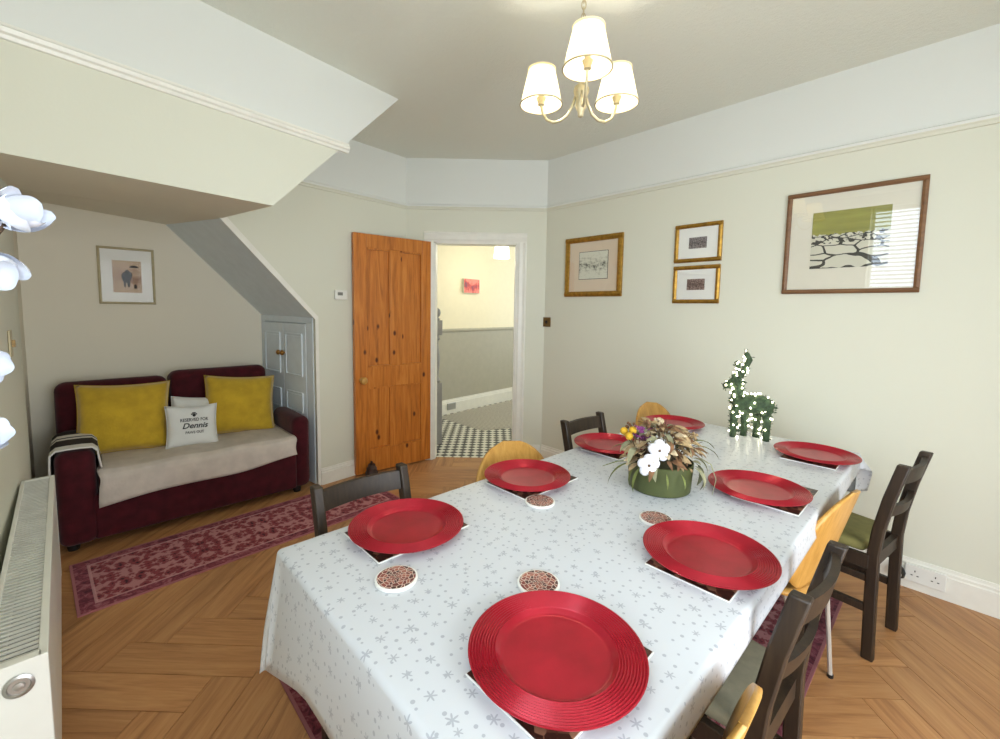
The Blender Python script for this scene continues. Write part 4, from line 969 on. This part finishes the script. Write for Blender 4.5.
for (r_,f_,z) in ((-.125,-.03,.195),(-.110,-.02,.213),(-.135,.0,.205)):
    MB().ball((0,0,0),.014,12,8).build('yellow_ball_flower','yellowball',t,smooth=True,loc=B(r_,f_,z)); MB().tube([B(r_,f_,z),B(r_*.5,f_*.5,.10)],.0015,5).build('stem','twig',t)
for i in range(26):
    r_ = rnd.uniform(-.13,.13); f_ = rnd.uniform(-.06,.10); z = rnd.uniform(.17,.25) - abs(r_)*.25
    p_ = V3(B(r_,f_,z)); b_ = V3(B(r_*.35,f_*.35,.09)); MB().tube([b_,(b_+p_)/2+V3((0,0,.02)),p_],[.002,.0016,.001],5).build('twig','twig',t)
    if i % 2 == 0:
        g = MB()
        for j in range(7): g.ball(p_+V3((rnd.uniform(-.012,.012),rnd.uniform(-.012,.012),rnd.uniform(-.01,.012))), .006, 6, 4)
        tag(g.build('seed_head', rnd.choice(['creamflower','daleaf','dbleaf']), t), kind='stuff')
p_ = [B(.115,-.06,.13),B(.15,-.07,.11),B(.168,-.075,.06),B(.155,-.08,.005)]; MB().tube(p_,[.002,.002,.0015,.001],6).build('trailing_stem','sageleaf',t,smooth=True)
p_ = [B(-.11,-.04,.11),B(-.16,-.02,.10),B(-.215,-.03,.085)]; MB().tube(p_,[.0025,.002,.001],6).build('trailing_stem','greenleaf',t,smooth=True)

# ------------------------------------------------------------------ light-up reindeer
RD = V3((-.70,2.45,ZT)); rz = math.atan2(.70,2.45)
t = thing('lit_reindeer', 'green garland reindeer figure covered in warm white fairy lights', 'ornament', RD, rz); t.scale = (.93,1,.97)
leg_x = [(-.075,-.028),(-.025,.028),(.035,.030),(.082,-.026)]
skel = []
def limb(name, pts, rad):
    o = MB().tube(pts, rad, 10).build(name, 'topiary', t, smooth=True); skel.append(([V3(p_) for p_ in pts], rad)); return o
limb('body', [(-.085,0,.165),(-.06,0,.175),(.0,0,.178),(.05,0,.18),(.085,0,.165),(.098,0,.14)], [.03,.048,.05,.052,.045,.012])
for x, y in leg_x: limb('leg', [(x*.92,y,.155),(x,y,.10),(x,y,.05),(x,y,.0)], [.024,.02,.016,.017])
limb('neck', [(-.068,0,.175),(-.068,0,.22),(-.062,0,.265),(-.058,0,.30)], [.036,.03,.027,.026])
limb('head', [(-.05,0,.305),(-.08,0,.295),(-.11,0,.272),(-.138,0,.258)], [.022,.026,.021,.013])
limb('ear', [(-.078,.015,.31),(-.088,.03,.335)], [.012,.004]); limb('ear', [(-.078,-.015,.31),(-.098,-.03,.33)], [.012,.004])
limb('antler', [(-.055,.01,.315),(-.042,.012,.35),(-.03,.014,.38),(-.018,.014,.41),(-.032,.014,.44),(-.045,.014,.44)], [.014,.014,.015,.016,.013,.008]); limb('antler', [(-.058,-.01,.315),(-.062,-.02,.355),(-.072,-.026,.385),(-.085,-.03,.40)], [.012,.011,.011,.007])
limb('tail', [(.095,0,.17),(.112,0,.185)], [.012,.004])
lv = MB(); led = MB()
def surf(rn):
    wts = [sum((p_[i+1]-p_[i]).length*(r[i]+r[i+1]) for i in range(len(p_)-1)) for p_, r in skel]
    p_, r = rn.choices(skel, wts)[0]; i = rn.randrange(len(p_)-1); f = rn.random(); d = (p_[i+1]-p_[i]).normalized()
    rr = r[i]*(1-f)+r[i+1]*f; a = V3((rn.gauss(0,1),rn.gauss(0,1),rn.gauss(0,1))); a = (a-d*a.dot(d)).normalized()
    return p_[i].lerp(p_[i+1], f), a, rr, d
for i in range(900):
    c, a, rr, d = surf(rnd); q = c+a*rr*.9; s_ = rnd.uniform(.006,.011); tdir = (a*.6 + V3((rnd.gauss(0,1),rnd.gauss(0,1),rnd.gauss(0,1)))*.5).normalized(); sd = tdir.cross(a).normalized() if tdir.cross(a).length > 1e-3 else d
    b_ = len(lv.v); lv.add([q, q+tdir*s_+sd*s_*.35, q+tdir*s_*2, q+tdir*s_-sd*s_*.35], [(0,1,2,3)])
tag(lv.build('garland_leaves', 'topiary', t, fix=False), kind='stuff')
for i in range(130):
    c, a, rr, d = surf(rnd); led.ball(c+a*(rr+.006), .0046, 6, 4)
tag(led.build('fairy_lights', 'led', t), kind='stuff')

# ------------------------------------------------------------------ chandelier
CH = V3((-1.066,1.434,0)); vt = math.atan2(-CH.y,-CH.x)
t = thing('chandelier', 'three arm ceiling light with cream pleated shades hanging over the table', 'chandelier', CH, vt+math.radians(6))
MB().lathe([(.0001,2.135),(.010,2.14),(.012,2.16),(.022,2.175),(.018,2.20),(.024,2.215),(.030,2.235),(.026,2.25),(.012,2.262),(.010,2.30),(.006,2.315),(.0001,2.32)], 24).build('hub', 'champagne', t, smooth=45)
MB().lathe([(.0001,H-.05),(.012,H-.045),(.04,H-.02),(.048,H)], 24).build('ceiling_rose', 'champagne', t, smooth=45)
nl = 14
for i in range(nl):
    z = 2.325 + i*(H-.05-2.325)/nl; pts = [(math.cos(a)*.008, 0, z+.013+math.sin(a)*.017) for a in [2*PI*j/12 for j in range(13)]]
    if i % 2: pts = [(0,x,zz) for x,_,zz in pts]
    MB().tube(pts,.0022,6,cap=False).build('chain_link','champagne',t,smooth=True)
def pleat(a): return .012*math.cos(46*a)
SR = .175; SZ = 2.225
for k_ in range(3):
    a = 2*PI*k_/3; ca, sa = math.cos(a), math.sin(a)
    def P_(r, z): return (r*ca, r*sa, z)
    pts = [P_(.022,2.225),P_(.034,2.19),P_(.055,2.158),P_(.085,2.142),P_(.118,2.142),P_(.148,2.160),P_(.167,2.19),P_(SR,2.225),P_(SR,2.242)]
    ar_ = MB().tube(pts,.0055,10).build('arm','champagne',t,smooth=True)
    MB().lathe([(.008,0),(.014,.003),(.013,.010),(.020,.03),(.012,.033),(.011,.07),(.0001,.07)],18).build('candle_holder','champagne',ar_,smooth=40,loc=P_(SR,SZ-.004))
    sh = MB().lathe([(.083,0),(.052,.135)],138,mod=pleat); sh.f = sh.f[:138]
    s_ = sh.build('lamp_shade','shade',t,smooth=True,loc=P_(SR,SZ+.0),fix=False)
    for r_, z in ((.0845,0),(.0535,.135)): MB().tube([(r_*math.cos(b_),r_*math.sin(b_),z) for b_ in [2*PI*j/36 for j in range(37)]],.0035,6,cap=False).build('shade_trim','champagne' if z == 0 else 'shade',s_,smooth=True)
    MB().lathe([(.006,0),(.014,.012),(.016,.024),(.010,.042),(.002,.056),(.0001,.057)],14).build('bulb','bulb',ar_,smooth=True,loc=P_(SR,SZ+.066))
    pl = bpy.data.lights.new('candle_bulb_light','POINT'); pl.energy = 4.5; pl.color = (1,.91,.76); pl.shadow_soft_size = .022
    o = bpy.data.objects.new('candle_bulb_light',pl); C.objects.link(o); w_ = Matrix.Rotation(vt+math.radians(6),3,'Z') @ V3(P_(SR,SZ+.035)); o.location = CH + w_

# ------------------------------------------------------------------ white flowers in a vase on the window sill
VS = V3((-.60,-.20,WZ0))
t = thing('vase_of_white_blossom', 'tall vase of white blossom branches on the window sill', 'vase', VS)
MB().lathe([(.0001,0),(.045,0),(.05,.01),(.055,.06),(.045,.13),(.026,.18),(.03,.20),(.026,.2),(.022,.18),(.0001,.02)], 32).build('vase','ceramic',t,smooth=50)
def blossom(c, axis, r, n, openness):
    c = V3(c)-VS; axis = V3(axis).normalized(); x = axis.orthogonal().normalized(); y = axis.cross(x)
    f0 = MB().ball((0,0,0), r*.16).build('flower_centre','greenleaf',t,smooth=True,loc=c)
    for i in range(n):
        a = 2*PI*i/n + .2; e = x*math.cos(a)+y*math.sin(a); sd = axis.cross(e)
        def f(s, b, e=e, sd=sd, op=openness*(1 if i % 2 else .8)):
            v = 2*b-1; w_ = r*.55*math.sin(PI*min(1,.12+.80*s))**.7
            rad = r*(op*math.sin(s*PI*.55)); hgt = r*1.05*s**1.1
            return e*rad + axis*(hgt - .25*w_*v*v*0) + sd*v*w_ - e*(.45*w_*v*v)
        MB().grid(f,8,8).build('petal','petal',f0,smooth=True,fix=False)
def P3(px_, py_, d):
    v = rt*((px_-PX)/FPX) - up*((py_-PY)/FPX) + fwd; return V3((0,0,CAMZ)) + v.normalized()*d
blossom((-.694,-.052,1.472), rt*.85+up*.5-fwd*.1, .030, 6, .8)
blossom((-.700,-.068,1.434), rt*.6-up*.6-fwd*.3, .028, 6, .95)
blossom((-.700,-.066,1.458), rt*.3-up*.2-fwd*.8, .020, 5, .9)
blossom((-.692,-.080,1.330), rt*.8-up*.2-fwd*.2, .026, 5, .8)
blossom((-.680,-.080,1.250), rt*.7+up*.3-fwd*.2, .024, 5, .8)
for pts in ([(-.60,-.20,1.10),(-.63,-.15,1.28),(-.67,-.09,1.40),(-.693,-.05,1.475)], [(-.67,-.09,1.40),(-.69,-.07,1.43),(-.70,-.062,1.428)], [(-.60,-.20,1.10),(-.66,-.13,1.25),(-.692,-.080,1.33)], [(-.60,-.20,1.12),(-.64,-.12,1.21),(-.680,-.080,1.25)]):
    MB().tube([V3(p_)-VS for p_ in pts],[.004,.0035,.003,.002][:len(pts)],7).build('stem','twig',t,smooth=True)
